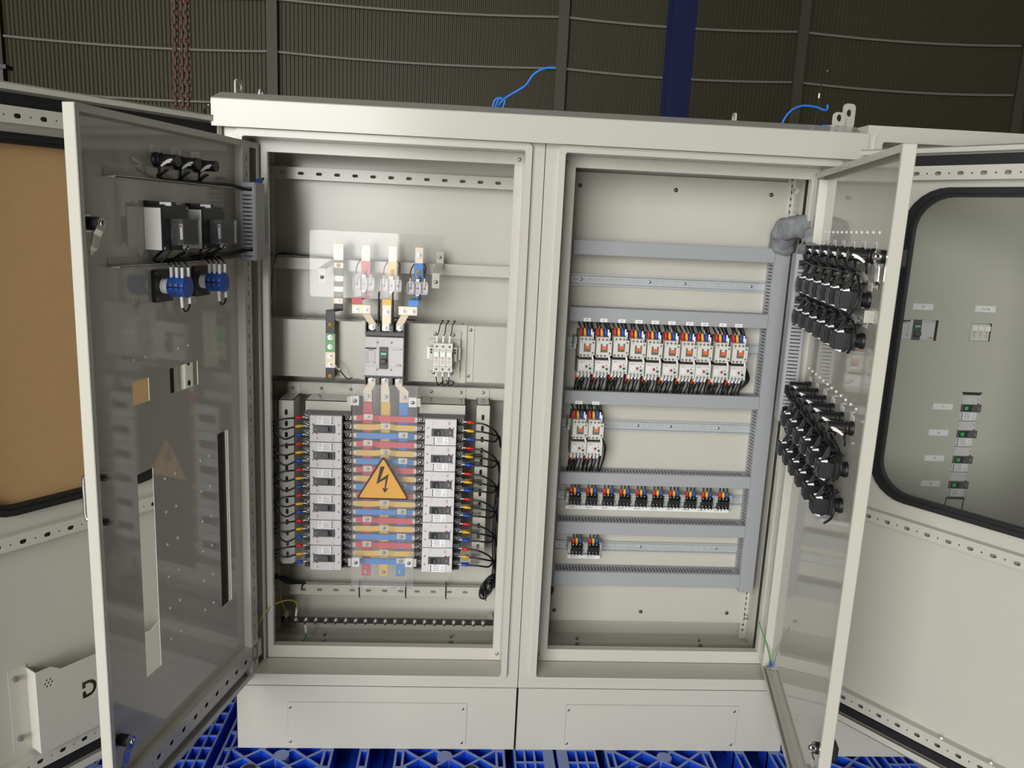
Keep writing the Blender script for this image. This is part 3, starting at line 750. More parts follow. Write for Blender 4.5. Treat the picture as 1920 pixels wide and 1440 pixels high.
# smoked phase barriers between the right-hand leads
for i in range(6):
    for j in range(1 if i == 0 else 2):
        if i == 0: continue
        z = ZB[i] + .0125 - .025 * j
        o = B().plate(rrect(0, .056, -.0, .05, .003, 2), [], (.6195, .1, z + .002), X, Vector((0, .87, -.5)), Vector((0, .5, .87)), .001, SMOKE).build('phase_barrier')
        tag(o, f'{"upper" if j == 0 else "lower"} smoked barrier among leads of the {ORD[i] if i < 5 else "lowest"} breaker, contactor cabinet side', 'barrier', 'phase barriers right of the breakers')
# leads of the breakers: black wire with coloured sleeve
SL = ((RED, 'red'), (YEL, 'yellow'), (BLU, 'blue'))
def lead(label, pts, sm, d, group, L=.019, r=.0027):
    o = B().tube(pts, r, WIRE, 7).build('breaker_lead'); tag(o, label, 'wire', group)
    p = Vector(pts[0]); e = (Vector(pts[1]) - p).normalized()
    B().lathe(p, e, [(-.006, .0022), (-.001, .0024), (0, .0042), (L * .5, .0044), (L, .0034), (L + .001, .002)], sm, 9).cyl(p - e * .009, p - e * .001, .0027, STEEL, 8).build('sleeve', o)
rr = random.Random(3)
for i in range(6):
    w = ordn(i, 6, 'topmost', 'lowest')
    for j, (sm, nm) in enumerate(SL):
        z = ZB[i] + .025 - .025 * j
        zl = ZB[i] + .012 - .012 * j
        pts = [(.166, .122, z - .002), (.148, .12, z - .004), (.118, .112, z - .006 - .004 * j), (.085, .116, zl + rr.uniform(-.006, .002)), (.06, .14, zl - .02), (.045, .165, zl - .05)]
        lead(f'black lead with {nm} sleeve leaving the {w} breaker of the meter door side column', pts, sm, -1, 'leads of the left breakers')
        zr = ZB[i] - .045 + .004 * j
        pts = [(.627, .122, z - .001), (.646, .12, z - .002), (.678, .112, z - .004 + .002 * j), (.708, .122, z - .012 - (.012 if j == 0 else 0) + (.006 if j == 2 else 0)), (.722, .14, zr + .018), (.727, .15, zr - .01)]
        lead(f'black lead with {nm} sleeve leaving the {w} breaker of the contactor cabinet side column', pts, sm, 1, 'leads of the right breakers', .021)
# looms at both sides
b = B()
for k in range(5):
    x = .735 - .004 * k + .002 * (k % 2); b.tube([(x, .152 + .004 * (k % 3), .9 - .05 * k), (x, .155, .75), (x - .003, .152, .6), (x + .002, .152, .5), (x - .004, .15, .465)], .0028, WIRE, 6)
tag(b.build('cable_loom'), 'black vertical cable loom tied along the frame beside the breaker leads', 'cable loom')
b = B()
for k in range(15):
    a = .011 + .0013 * k; cx, cz = .708 + .003 * math.sin(k * 2.1), .446 + .002 * math.cos(k)
    b.tube([(cx + a * .62 * math.cos(t) + .001 * k * math.sin(t), .14 + .0035 * (k % 7 - 3) + .004 * math.sin(2 * t + k), cz + a * 1.15 * math.sin(t)) for t in [2 * PI * q / 10 for q in range(11)]], .0027, WIRE, 6, 2)
b.tube([(.706, .13, .414), (.692, .14, .405), (.69, .235, .385), (.695, .245, .373)], .002, WIRE, 5).tube([(.7, .13, .472), (.69, .12, .45), (.694, .125, .42), (.704, .12, .41)], .002, WIRE, 5)
tag(b.build('cable_coil'), 'coil of black cable hanging below the breaker leads', 'cable coil')
b = B()
for k in range(10):
    dx = .003 * k; b.tube([(.045, .16 + .006 * (k % 4), .9 - .07 * k if k < 6 else .5), (.046, .17, .52 - .004 * k), (.06, .19, .44 + .002 * k), (.09 + dx * .4, .2 + .004 * (k % 3), .435 - .002 * k), (.12 + dx * .5, .222, .415 - .001 * k), (.14 + dx * .3, .238, .398)], .0036, WIRE, 6)
b.tube([(.14, .236, .405), (.146, .246, .396), (.137, .247, .384), (.137, .252, .372)], .0024, WIRE, 5)
tag(b.build('cable_loom'), 'black cable loom bending out above the lower slotted rail', 'cable loom')

# busbars: three verticals and eighteen branches
for x0, x1, m, nm in ((.331, .3575, BUSR, 'red'), (.3815, .408, BUSY, 'yellow'), (.4325, .4585, BUSB, 'blue')):
    t = thing('busbar', f'vertical {nm} sleeved busbar between the breaker columns', 'busbar', ((x0 + x1) / 2, .158, .465), 'vertical busbars')
    w = (x1 - x0) / 2
    B().box(-w, w, -.0032, .0032, 0, .534, m, .001).build('sleeve', t)
    B().box(-w + .0006, w - .0006, -.0028, .0028, .534, .565, COPPER, .0006).build('bar', t)
    B().bolt((0, -.0055, .55), NY, .0062).build('bolt', t)
    B().bolt((0, -.0035, .014), NY, .0052).build('bolt', t)
    if nm != 'x': pass
for k in range(18):
    c = k % 3; z = .951 - .0255 * k; xb = (.348, .3975, .4475)[c]; m = (BUSR, BUSY, BUSB)[c]; nm = ('red', 'yellow', 'blue')[c]
    t = thing('branch_busbar', f'{ordn(k // 3, 6, "topmost", "lowest")} {nm} branch bar crossing between the breaker columns', 'busbar', (0, .14, z), 'branch busbars'); h = .0082
    # the bar jogs forward to the vertical it is bolted to
    def seg(b, x0, x1, y0, y1, mm, zo0=0, zo1=0):
        vs = []
        for (xx, yy, zo) in ((x0, y0, zo0), (x1, y1, zo1)):
            for dy in (0, .004):
                for dz_ in (-h, h): vs.append((xx, yy + dy, dz_ + zo))
        b.add(vs, [(0, 2, 3, 1), (4, 5, 7, 6), (0, 1, 5, 4), (2, 6, 7, 3), (0, 4, 6, 2), (1, 3, 7, 5)], mm)
    b = B(); xa, xz = .314, .479
    zl = 0
    seg(b, xa, xb - .030, 0, 0, m); seg(b, xb - .030, xb - .0125, 0, -.006, m, 0, .004)
    seg(b, xb + .0125, xb + .030, -.006, 0, m, .004, 0); seg(b, xb + .030, xz, 0, 0, m)
    b.build('sleeve', t)
    b = B(); seg(b, xb - .0125, xb + .0125, -.006, -.006, COPPER, .006, .006)
    b.box(.2945, xa, .0004, .0034, -h * .85, h * .85, COPPER).box(xz, .5, .0004, .0034, -h * .85, h * .85, COPPER); b.build('bar', t)
    B().bolt((xb, -.006, .006), NY, .0052).build('bolt', t)

# main breaker
t = thing('main_breaker', 'large grey main breaker with black toggle on the wide plate', 'breaker', (.3915, .196, 1.1375))
b = B().box(-.0535, .0535, -.076, 0, -.0885, .0885, MCBD, .001)
b = B().box(-.0535, .0535, -.055, 0, -.066, .066, MCBD).box(-.0535, .0535, -.03, 0, -.0885, .0885, MCBD)
for s in (-1, 1):
    for k in range(4):
        x = -.0535 + .0357 * k; w = .0055 if 0 < k < 3 else .003
        b.box(max(x - w, -.0535), min(x + w, .0535), -.07, -.03, s * .062, s * .0885, MCBD)
    b.box(-.0535, .0535, -.073, -.03, s * .054, s * .064, MCBD)
b.build('body', t)
b = B().box(-.053, .053, -.077, -.055, -.0585, .0505, MCBW, .0015).box(-.053, .053, -.0772, -.0768, .0222, .0227, GREYINK).box(-.053, .053, -.0772, -.0768, -.0312, -.0307, GREYINK).box(-.0205, -.02, -.0772, -.0768, .0227, .0505, GREYINK).box(-.0205, -.02, -.0772, -.0768, -.0585, -.0312, GREYINK)
b.build('front_cover', t)
def mprint(t, full=True):
    b = B().box(-.0515, -.021, -.0774, -.0769, .0165, .0205, INK).box(-.043, -.0285, -.0774, -.0769, .0125, .0148, GREYINK)
    for k in range(7):
        b.box(-.051, -.042, -.0773, -.0769, .0095 - .004 * k, .0107 - .004 * k, GREYINK).box(-.035, -.0335, -.0773, -.0769, .0095 - .004 * k, .0107 - .004 * k, GREYINK).box(-.027, -.0225, -.0773, -.0769, .0095 - .004 * k, .0107 - .004 * k, GREYINK)
    b.box(-.051, -.037, -.0773, -.0769, -.0195, -.0182, GREYINK).box(-.051, -.041, -.0773, -.0769, -.0225, -.0214, GREYINK)
    b.text('CE', .0085, (-.027, -.077, -.0205), X, Z, INK).text('LS', .0075, (.037, -.077, -.0255), X, Z, INK).box(.0425, .0475, -.0774, -.0769, -.0285, -.0248, REDINK)
    b.box(.02, .044, -.0773, -.0769, .0165, .0175, GREYINK).box(.043, .05, -.0773, -.0769, .0175, .0188, INK); b.build('lettering', t)
mprint(t)
hs = B().box(-.0128, .0108, -.0815, -.0765, -.0375, .0235, MCBD, .001).box(-.0095, .0075, -.0822, -.0815, -.026, .0105, BLACK).build('toggle_housing', t)
B().box(-.0085, .0065, -.0826, -.0818, .002, .0085, GRNW).build('status_window', hs)
B().box(-.0085, .0065, -.0825, -.0818, -.0085, .0015, MCBD).box(-.0085, .0065, -.095, -.0815, -.0205, -.0085, MCBD, .002).build('toggle', hs)
b = B()
for x in (-.0185, .0195):
    for z in (.0365, -.0395): B().screw((x, -.077, z), NY, .0033, STEEL, False).build('cover_screw', t)
for x in (-.0178, .0178):
    for z in (.0765, .069, -.0765, -.07): B().screw((x, -.07, z), NY, .0026, STEEL, False, 8).build('barrier_screw', t)
for x in (-.058, ):
    for z in (.072, -.055): B().screw((x, -.004, z), NY, .0045, STEEL).build('fixing_screw', t)
mb = t
# the same main breaker and fuse holder behind the neighbouring door
dup(mb, 'main breaker face showing in the neighbouring cabinet through the window door', M=Matrix.Translation((1.866, .1395, 1.2795)))

# strips from the main breaker down to the verticals
def strip(b, pts, w, th, m):
    # flat bar through pts (x, y, z, half width) kept parallel to the front
    vs = []
    for p in pts:
        x, y, z = p[:3]; ww = p[3] if len(p) > 3 else w
        vs += [(x - ww, y, z), (x + ww, y, z), (x + ww, y + th, z), (x - ww, y + th, z)]
    fs = [(0, 1, 2, 3)]
    for i in range(len(pts) - 1):
        a = i * 4
        for k in range(4): fs.append((a + k, a + 4 + k, a + 4 + (k + 1) % 4, a + (k + 1) % 4))
    n = len(vs); fs.append((n - 1, n - 2, n - 3, n - 4)); b.add(vs, fs, m)
    return b
for nm, xa, xb in (('red', .3555, .3445), ('yellow', .392, .3945), ('blue', .4315, .4475)):
    t = thing('copper_link', f'bare copper link from the main breaker down to the {nm} busbar', 'copper link', (0, .14, 1.0), 'copper links of the main breaker')
    b = strip(B(), [(xa, 0 + .001, .068, .0105), (xa, .001, .05, .0105), (xb, .001, .032, .012), (xb, .001, .0, .012)], .012, .004, COPPER); b.build('bar', t)
    B().bolt((xa, .001, .0615), NY, .0065).build('bolt', t); B().bolt((xb, .001, .015), NY, .0068).build('bolt', t)
# upper busbars
def feeder(name, label, x0, x1, m, xl0, xl1, tab, link, bolts):
    t = thing(name, label, 'busbar', (0, .2, 1.2), 'upper busbars'); w = (x1 - x0) / 2; xc = (x0 + x1) / 2; xl = (xl0 + xl1) / 2
    B().box(x0, x1, -.005, 0, .19, .2345, COPPER, .0006).build('bar', t)
    B().box(x0 - .0005, x1 + .0005, -.0055, .0005, .09, .19, m, .0008).add([(x0, -.004, .088), (x1, -.004, .088), (xl1, -.07, .088), (xl0, -.07, .088), (x0, -.004, .093), (x1, -.004, .093), (xl1, -.07, .093), (xl0, -.07, .093)], [(3, 2, 1, 0), (4, 5, 6, 7), (0, 1, 5, 4), (1, 2, 6, 5), (2, 3, 7, 6), (3, 0, 4, 7)], m).box(xl0 - .0005, xl1 + .0005, -.0715, -.066, .076, .092, m).build('sleeve', t)
    b = B(); b.box(tab[0], tab[1], -.0705, -.0665, tab[2], tab[3], COPPER, .0006)
    if link: strip(b, [(link[0], -.063, .06, .0105), (link[0], -.063, .05, .0105), (link[1], -.06, .022, .0108), (link[1], -.057, .006, .0108)], .01, .004, COPPER)
    b.build('connection_plate', t)
    for (x, y, z) in bolts: B().bolt((x, y, z), NY, .0068).build('bolt', t)
    B().screw((xc - .0005, -.0055, .166), NY, .006, YEL).build('insulator_screw', t)
    B().cyl((xc, .0005, .166), (xc, .05, .166), .011, INSUL, 10).build('insulator', t)
    return t
feeder('busbar', 'red upper busbar with bare copper top', .3175, .3415, BUSR, .301, .3275, (.301, .352, .05, .0745), (.339, .3555), [(.3295, -.0055, .2135), (.3135, -.0705, .061), (.3395, -.0705, .0605), (.3555, -.0605, .0125)])
feeder('busbar', 'yellow upper busbar with bare copper top', .3925, .4155, BUSY, .3835, .408, (.3835, .408, .004, .077), None, [(.404, -.0055, .2135), (.3955, -.0705, .0565), (.3925, -.0705, .0125)])
feeder('busbar', 'blue upper busbar with bare copper top', .466, .489, BUSB, .456, .481, (.428, .4795, .05, .0745), (.4455, .4315), [(.4775, -.0055, .2135), (.441, -.0705, .061), (.467, -.0705, .0605), (.4315, -.0605, .0125)])
t = thing('busbar', 'black and green neutral busbar beside the main breaker', 'busbar', (0, .2, 1.05), 'upper busbars')
b = B().box(.241, .2665, -.0055, 0, .2, .384, BUSK, .0006)
b.add([(.2415, -.004, .199), (.2665, -.004, .199), (.2505, -.042, .199), (.2255, -.042, .199), (.2415, -.004, .203), (.2665, -.004, .203), (.2505, -.042, .203), (.2255, -.042, .203)], [(3, 2, 1, 0), (4, 5, 6, 7), (0, 1, 5, 4), (1, 2, 6, 5), (2, 3, 7, 6), (3, 0, 4, 7)], BUSK)
b.box(.225, .2505, -.0435, -.038, .006, .202, BUSK, .0008); b.build('sleeve', t)
b = B()
for (a, c) in ((.34, .384), (.3185, .332), (.281, .296), (.252, .266), (.218, .234)): b.box(.2405, .267, -.0062, .0004, a, c, COPPER)
b.build('bar', t)
B().box(.2245, .251, -.0442, -.037, .085, .1375, GRNT).build('green_tape', t)
B().box(.2245, .251, -.0442, -.037, .0405, .085, COPPER).build('bar', t)
for (x, y, z) in ((.253, -.0062, .362), (.254, -.0062, .2885), (.254, -.0062, .259), (.254, -.0062, .226)) + tuple((.2375, -.0442, zz) for zz in (.1265, .1, .074, .0495)): B().bolt((x, y, z), NY, .0058).build('bolt', t)
for z in (.1625, .0165): B().screw((.2375, -.0435, z), NY, .0062, YEL).cyl((.2375, -.038, z), (.2375, .001, z), .012, INSUL, 10).build('insulator', t)
B().screw((.254, -.0062, .3255), NY, .0058, YEL).build('insulator_screw', t)
o = B().tube([(.2505, .155, 1.098), (.262, .15, 1.09), (.275, .155, 1.072), (.284, .17, 1.058), (.292, .195, 1.056)], .0017, WIRE, 5).cyl((.2505, .155, 1.098), (.266, .15, 1.0865), .0028, PAPER, 7).build('wire')
tag(o, 'short black wire with white end at the foot of the neutral busbar', 'wire')
# voltage-tap blocks on the phase bars
for nm, x in (('red', .3265), ('yellow', .4025), ('blue', .476)):
    dz_ = {'red': .0015, 'yellow': 0, 'blue': -.004}[nm]
    t = thing('tap_block', f'grey plastic tap block with two terminals across the {nm} upper busbar', 'terminal block', (x, .192, 1.3265 + dz_), 'tap blocks on the upper busbars')
    b = B().box(-.0295, .0295, -.012, 0, -.0175, .0175, MCBW, .001).box(-.0295, .0295, -.02, -.012, -.0175, -.0145, MCBW).box(-.0295, .0295, -.02, -.012, .0145, .0175, MCBW)
    for k in (-.0295, -.0105, .0085, .0275): b.box(k, k + .002, -.02, -.012, -.0175, .0175, MCBW)
    b.build('body', t)
    for k in (-.02, 0, .019): B().screw((k, -.012, -.001), NY, .0035 if k else .0028, STEEL).build('screw', t)
    B().box(-.0045, .0045, -.014, -.0115, .0175, .034, STEEL).screw((0, -.014, .03), NY, .0052, STEEL).box(-.0045, .0045, -.014, -.0115, -.031, -.0175, STEEL).screw((0, -.014, -.0265), NY, .0048, STEEL).build('strap', t)
    for k in (-.0205, .0195): B().cyl((k, -.016, .005), (k, -.016, .027), .0022, PAPER, 7).build('ferrule', t)
    b = B().tube([(-.0205, -.016, .027), (-.0205, -.012, .045), (-.016, .0, .058), (-.006, .012, .066), (.004, .03, .05)], .0017, WIRE, 5)
    b.tube([(.0195, -.016, .027), (.0195, -.01, .042), (.021, .002, .055), (.014, .014, .066), (.005, .03, .05)], .0017, WIRE, 5); b.build('wire', t)
# black phase barriers above the main breaker
for i, (x, y0) in enumerate(((.3735, .1), (.4115, .1))):
    o = B().box(x - .0008, x + .0008, .118, .165, 1.22, 1.312, BLACK).build('phase_barrier'); tag(o, f'upright black barrier between the yellow and {("red", "blue")[i]} links above the main breaker', 'barrier', 'black barriers above the main breaker')
o = B().tube([(.375, .17, 1.238), (.365, .165, 1.225), (.357, .16, 1.21), (.362, .185, 1.2)], .0016, WIRE, 5).tube([(.41, .17, 1.237), (.43, .175, 1.236), (.45, .185, 1.232), (.47, .2, 1.229)], .0016, WIRE, 5).build('wire')
tag(o, 'thin black wires behind the links above the main breaker', 'wire')
o = B().tube([(.05, .26, 1.22), (.058, .255, 1.33), (.068, .25, 1.385), (.085, .245, 1.399), (.12, .25, 1.397), (.2, .25, 1.393), (.3, .246, 1.391), (.4, .246, 1.391)], .003, WIRE, 6).tube([(.054, .256, 1.25), (.062, .25, 1.36), (.075, .245, 1.392), (.1, .246, 1.394), (.18, .246, 1.391)], .0022, GREYCLOTH, 6).build('cable')
tag(o, 'black and grey cable running along the plain rail behind the upper busbars', 'cable')

# fuse holder on its little plate
def fuse(label, loc, wires=True):
    t = thing('fuse_holder', label, 'fuse holder', loc)
    for k in range(3):
        x = -.018 + .018 * k
        b = B().box(x - .0088, x + .0088, -.03, 0, -.0405, .0405, CREAM, .0006).box(x - .0088, x + .0088, -.044, -.03, -.024, .0225, CREAM, .0008).box(x - .0088, x + .0088, -.036, -.03, .0225, .0405, CREAM).box(x - .0088, x + .0088, -.036, -.03, -.0405, -.0255, CREAM)
        md = b.build('pole', t)
        B().box(x - .0075, x + .0075, -.05, -.042, .004, .0185, WHITE, .001).build('pull_handle', md)
        B().box(x - .004, x + .004, -.0443, -.0439, -.0005, .0008, REDINK).box(x - .001, x + .001, -.0443, -.0439, -.0045, -.0025, INK).box(x - .005, x + .005, -.0443, -.0439, -.009, -.008, GREYINK).box(x - .0045, x + .0045, -.0442, -.0439, -.0148, -.0143, GREYINK).box(x - .0045, x + .0045, -.0442, -.0439, -.0118, -.0113, GREYINK).build('lettering', md)
        for z in (.0315, -.033): B().cyl((x, -.0362, z), (x, -.0355, z), .0036, DARKHOLE, 10).screw((x, -.0362, z), NY, .0026, STEEL).build('terminal_screw', md)
    return t
t = thing('fuse_plate', 'small stepped plate with short white rail behind the fuse holder', 'plate', (.555, .19, 1.0675))
B().box(-.047, .047, .002, .005, 0, .134, PAINT).box(-.047, .047, -.006, .002, .018, .112, PAINT, .0015).build('plate', t)
B().box(-.0475, .0475, -.013, -.006, .056, .09, WHITE).box(-.0475, .0475, -.015, -.013, .056, .0615, WHITE).box(-.0475, .0475, -.015, -.013, .0845, .09, WHITE).build('rail', t)
for (x, z) in ((-.026, .1255), (.0255, .1245), (-.0285, .0135), (.0235, .0125)): B().screw((x, .002, z), NY, .0055, STEEL).build('screw', t)
fh = fuse('white three pole fuse holder with looped wires beside the main breaker', (.5535, .175, 1.1335))
for x in (-.0335, .0335): B().box(x - .0055, x + .0055, -.022, .0, -.012, .028, STOP, .0006).screw((x, -.022, .02), NY, .003, DARKHOLE).screw((x, -.022, .0125), NY, .003, DARKHOLE).build('end_stop', fh)
for k, (dx, up_) in enumerate(((.008, .072), (.006, .07), (.006, .078))):
    x = -.018 + .018 * k
    b = B().tube([(x, -.02, .058), (x + .004, -.018, .07), (x + dx, -.01, .09), (x + dx + .008, 0, .1), (x + dx + .002, .02, .098)], .0016, WIRE, 5); w = b.build('wire', fh)
    B().cyl((x - .001, -.02, .038), (x, -.02, .06), .0026, PAPER, 7).build('ferrule', w)
    e = [(x, -.02, -.056), (x + .001, -.018, -.066), (x + .006 - .003 * k, -.01, -.085), (x + .016, 0, -.078), (x + .02 - .01 * k, .012, -.074)]
    w = B().tube(e, .0016, WIRE, 5).build('wire', fh); B().cyl((x, -.02, -.038), (x, -.02, -.057), .0026, PAPER, 7).build('ferrule', w)
fuse('white three pole fuse holder in the neighbouring cabinet seen through the window door', (2.0465, .1005, 1.2745))

# shields
t = thing('clear_shield', 'wide clear acrylic shield in front of the four upper busbars', 'shield', (.186, .13, 1.292))
B().plate(rrect(0, .362, 0, .179, .008), [], (0, .003, 0), X, Z, NY, .003, CLEAR).build('sheet', t)
for (x, zb_) in ((.0335, .035), (.342, .035)):
    sx = 1 if x < .1 else .0
    xo = .0 if x > .1 else .0
    b = B().box(x - .0105, x + .0105, .0032, .005, zb_ + .0, zb_ + .042, PAINT, .0006)
    dx = .022 if x < .1 else .006
    b.add([(x - .0105, .004, zb_ + .04), (x + .0105, .004, zb_ + .04), (x + .0105 + dx, .117, zb_ + .062), (x - .0105 + dx, .117, zb_ + .062), (x - .0105, .004, zb_ + .042), (x + .0105, .004, zb_ + .042), (x + .0105 + dx, .117, zb_ + .064), (x - .0105 + dx, .117, zb_ + .064)], [(3, 2, 1, 0), (4, 5, 6, 7), (0, 1, 5, 4), (1, 2, 6, 5), (2, 3, 7, 6), (3, 0, 4, 7)], PAINT)
    b.box(x - .0105 + dx, x + .0105 + dx, .117, .119, zb_ + .062, zb_ + .096, PAINT); b.screw((x + dx, .117, zb_ + .08), NY, .005, STEEL); b.build('support_bracket', t)
    B().screw((x, 0, zb_ + .018), NY, .005, STEEL).build('screw', t)
t = thing('clear_shield', 'tall clear acrylic shield with warning triangle in front of the red, yellow and blue busbars', 'shield', (.3075, .1, .455))
B().plate(rrect(0, .18, 0, .603, .006), [], (0, .003, 0), X, Z, NY, .003, FILM).build('sheet', t)
for (x, z, s) in ((.0075, .555, -1), (.1665, .555, 1), (.013, .075, -1), (.1655, .077, 1)):
    B().box(x - .011 + (.004 if s > 0 else -.004) * 0, x + .011, .0032, .0055, z - .014, z + .014, WHITE, .0008).box(x - .01 + s * .012, x + .01 + s * .012, .0035, .0052, z - .012, z + .012, PAINT).build('support_tab', t)
    B().screw((x, 0, z), NY, .005, STEEL).build('screw', t)
def tri(r, rc, n=4):
    P = []
    V3 = [(-.0765 * r, -.0405 * r), (.0765 * r, -.0405 * r), (0, .0905 * r)]
    c3 = [(0.72, ), ]
    for i, (vx, vz) in enumerate(V3):
        d = math.hypot(vx, vz); k = 1 - rc * 2.0 / d
        cx, cz = vx * k, vz * k; a0 = math.radians((-150, -30, 90)[i])
        for q in range(-n, n + 1):
            t_ = a0 + math.radians(60) * q / n; P.append((cx + rc * math.cos(t_), cz + rc * math.sin(t_)))
    return P
wl = B().plate(tri(1.0, .006), [], (.0885, -.0002, .3105), X, Z, NY, .0005, BROWN)
wl.plate(tri(.885, .003), [], (.0885, -.0007, .3105), X, Z, NY, .0003, WARN)
bolt_ = [(-.0085, .063), (.0045, .064), (-.0085, .0215), (.0165, .0405), (.0085, -.0065), (.0165, -.0055), (.005, -.0205), (-.003, -.0035), (.0045, -.0068), (.0075, .0245), (-.0195, .0065)]
bolt_ = [(x * .95, z * .93 - .0015) for x, z in bolt_]
wl.plate(bolt_, [], (.0885, -.001, .3105), X, Z, NY, .0003, BROWN)
wl = wl.build('warning_label', t); wl['label'] = 'yellow triangular electric shock warning sticker with dark lightning arrow'

# earth bar
t = thing('earth_bar', 'long dark metal earth bar with a row of bolts near the cabinet floor', 'earth bar', (.078, .22, .275))
B().box(0, .655, 0, .006, 0, .0185, DARKSTEEL, .0006).build('bar', t)
for k in range(21): B().cyl((.016 + .0304 * k, 0, .0085), (.016 + .0304 * k, -.002, .0085), .0075, STEEL, 12).cyl((.016 + .0304 * k, -.002, .0085), (.016 + .0304 * k, -.007, .0085), .0058, STEEL, 6, smooth=False).cyl((.016 + .0304 * k, -.007, .0085), (.016 + .0304 * k, -.016, .0075), .0034, CHROME, 8).build('bolt', t)
for x in (.01, .645): B().box(x - .008, x + .008, .006, .05, .002, .016, PAINT).build('bracket', t)
def ew(label, pts, m, f0, f1, r=.0024):
    o = B().tube(pts, r, m, 6).build('earth_wire'); tag(o, label, 'wire', 'earth wires')
    B().cyl(f0, f1, .0036, PAPER, 8).build('ferrule', o)
ew('yellow-green earth wire arching from the door to the second bolt of the earth bar', [(.052, -.002, .312), (.052, .005, .332), (.053, .022, .35), (.062, .045, .376), (.074, .065, .394), (.09, .095, .399), (.107, .13, .392), (.121, .16, .38), (.1305, .188, .36), (.133, .2, .338), (.129, .206, .326)], YGW, (.13, .206, .331), (.1255, .212, .302))
ew('yellow-green earth wire dropping down to the first bolt of the earth bar', [(.079, .2, .47), (.08, .2, .4), (.081, .2, .377), (.088, .195, .35), (.095, .2, .328), (.1, .206, .312)], YGW, (.0985, .205, .318), (.0955, .212, .297))
ew('thin green earth wire hanging below the third bolt of the earth bar', [(.156, .21, .252), (.156, .205, .238), (.148, .2, .226), (.125, .19, .214), (.09, .19, .209), (.06, .2, .211)], GREENW, (.1545, .212, .273), (.156, .21, .248), .0018)

# ------------------------------------------------------------------ right cabinet gear
t = B()
t.plate(rect(0, .69, 0, 1.388), [], (0, .002, 0), X, Z, NY, .002, PAINT).box(0, .002, .002, .02, 0, 1.388, PAINT).box(.688, .69, .002, .02, 0, 1.388, PAINT).box(0, .69, .002, .02, 1.386, 1.388, PAINT)
t = t.build('mounting_panel', RB, (.055, .26, .278))
for x in (.0725, .351, .6325):
    for z in (.034, 1.35): B().screw((x, 0, z), NY, .0062, DARKSTEEL, False, 12).build('screw', t)
for z in (.0, 1.345): B().bolt((.702, .002, z + .02), NY, .007).build('bolt', t)
# slotted wiring duct
def duct(label, x0, x1, z0, z1, vert=False, y0=.20, y1=.26):
    t = thing('wiring_duct', label, 'wiring duct', (x0, y0, z0), 'wiring ducts of the contactor cabinet'); L = x1 - x0; h = z1 - z0; D = y1 - y0
    if not vert:
        B().box(0, L, 0, .0025, 0, h, DUCT, .0008).box(0, L, .0025, .008, h - .0015, h + .0008, DUCT).box(0, L, .0025, .008, -.0008, .0015, DUCT).build('cover', t)
        n = int((L - .02) / .0098)
        H = [rect(.012 + .0098 * k, .012 + .0098 * k + .0042, .014, D - .014) for k in range(n)]
        for zz in (h - .0012, 0): B().plate(rect(0, L, .003, D), H, (0, 0, zz), X, Y, Z, .0012, DUCT).build('slotted_wall', t)
        B().box(0, L, D - .0015, D, .0012, h - .0012, DUCT).build('base', t)
    else:
        B().box(0, L, 0, .0025, 0, h, DUCT, .0008).box(L - .0015, L + .0008, .0025, .008, 0, h, DUCT).box(-.0008, .0015, .0025, .008, 0, h, DUCT).build('cover', t)
        n = int((h - .02) / .0098)
        H = [rect(.014, D - .014, .012 + .0098 * k, .012 + .0098 * k + .0042) for k in range(n)]
        for xx in (0, L - .0012): B().plate(rect(.003, D, 0, h), H, (xx, 0, 0), Y, Z, X, .0012, DUCT).build('slotted_wall', t)
        B().box(.0012, L - .0012, D - .0015, D, 0, h, DUCT).build('base', t)
    return t
nm = ['topmost horizontal grey duct above the empty rail', 'grey duct right above the row of ten contactors', 'grey duct between the ten contactors and the two contactors', 'grey duct below the pair of contactors', 'grey duct below the row of ten black terminal modules', 'lowest horizontal grey duct of the contactor cabinet']
DZ = ((1.4355, 1.4755), (1.2445, 1.2845), (1.0005, 1.0385), (.7525, .789), (.594, .6315), (.4265, .4705))
HD = [duct(n, .911, 1.4965, a, c) for n, (a, c) in zip(nm, DZ)]
duct('tall vertical grey duct on the breaker cabinet side of the panel', .8665, .9095, .424, 1.504, True)
duct('tall vertical grey duct on the button door side of the panel', 1.4975, 1.541, .4125, 1.4965, True)
for i, x in enumerate((.964, 1.012, 1.065, 1.115, 1.163, 1.212, 1.265, 1.309, 1.363, 1.41)):
    B().box(x - .0105 - .911, x + .0105 - .911, -.0006, 0, .0005, .0105, PAPER).text(f'K{i + 1}', .0075, (x - .911, -.0006, .0055), X, Z, INK).build('tag_label', HD[1])
for i, x in enumerate((.955, 1.005)):
    B().box(x - .0105 - .911, x + .0105 - .911, -.0006, 0, -.001, .009, PAPER).text(f'K{i + 11}', .0075, (x - .911, -.0006, .004), X, Z, INK).build('tag_label', HD[2])
# DIN rails
def din(label, z0, z1, x0=.9115, x1=1.493, bolts=()):
    t = thing('din_rail', label, 'rail', (x0, .2525, z0), 'metal rails of the contactor cabinet'); L = x1 - x0; h = z1 - z0
    H = [slot(.02 + .0205 * k, h / 2, .0125, .0052) for k in range(int((L - .03) / .0205))]
    B().plate(rect(0, L, .005, h - .005), H, (0, .0065, 0), X, Z, NY, .001, ZINC).box(0, L, .0, .0012, 0, .0052, ZINC).box(0, L, 0, .0012, h - .0052, h, ZINC).box(0, L, .0, .0065, .0045, .0055, ZINC).box(0, L, 0, .0065, h - .0055, h - .0045, ZINC).build('rail_profile', t)
    for x in bolts: B().screw((x - x0, .0055, h / 2), NY, .0048, CHROME, False).build('screw', t)
    return t
din('topmost metal rail, empty, below the top duct', 1.3445, 1.3785, bolts=(.947, 1.15, 1.255, 1.455))
din('metal rail carrying the row of ten contactors', 1.156, 1.191)
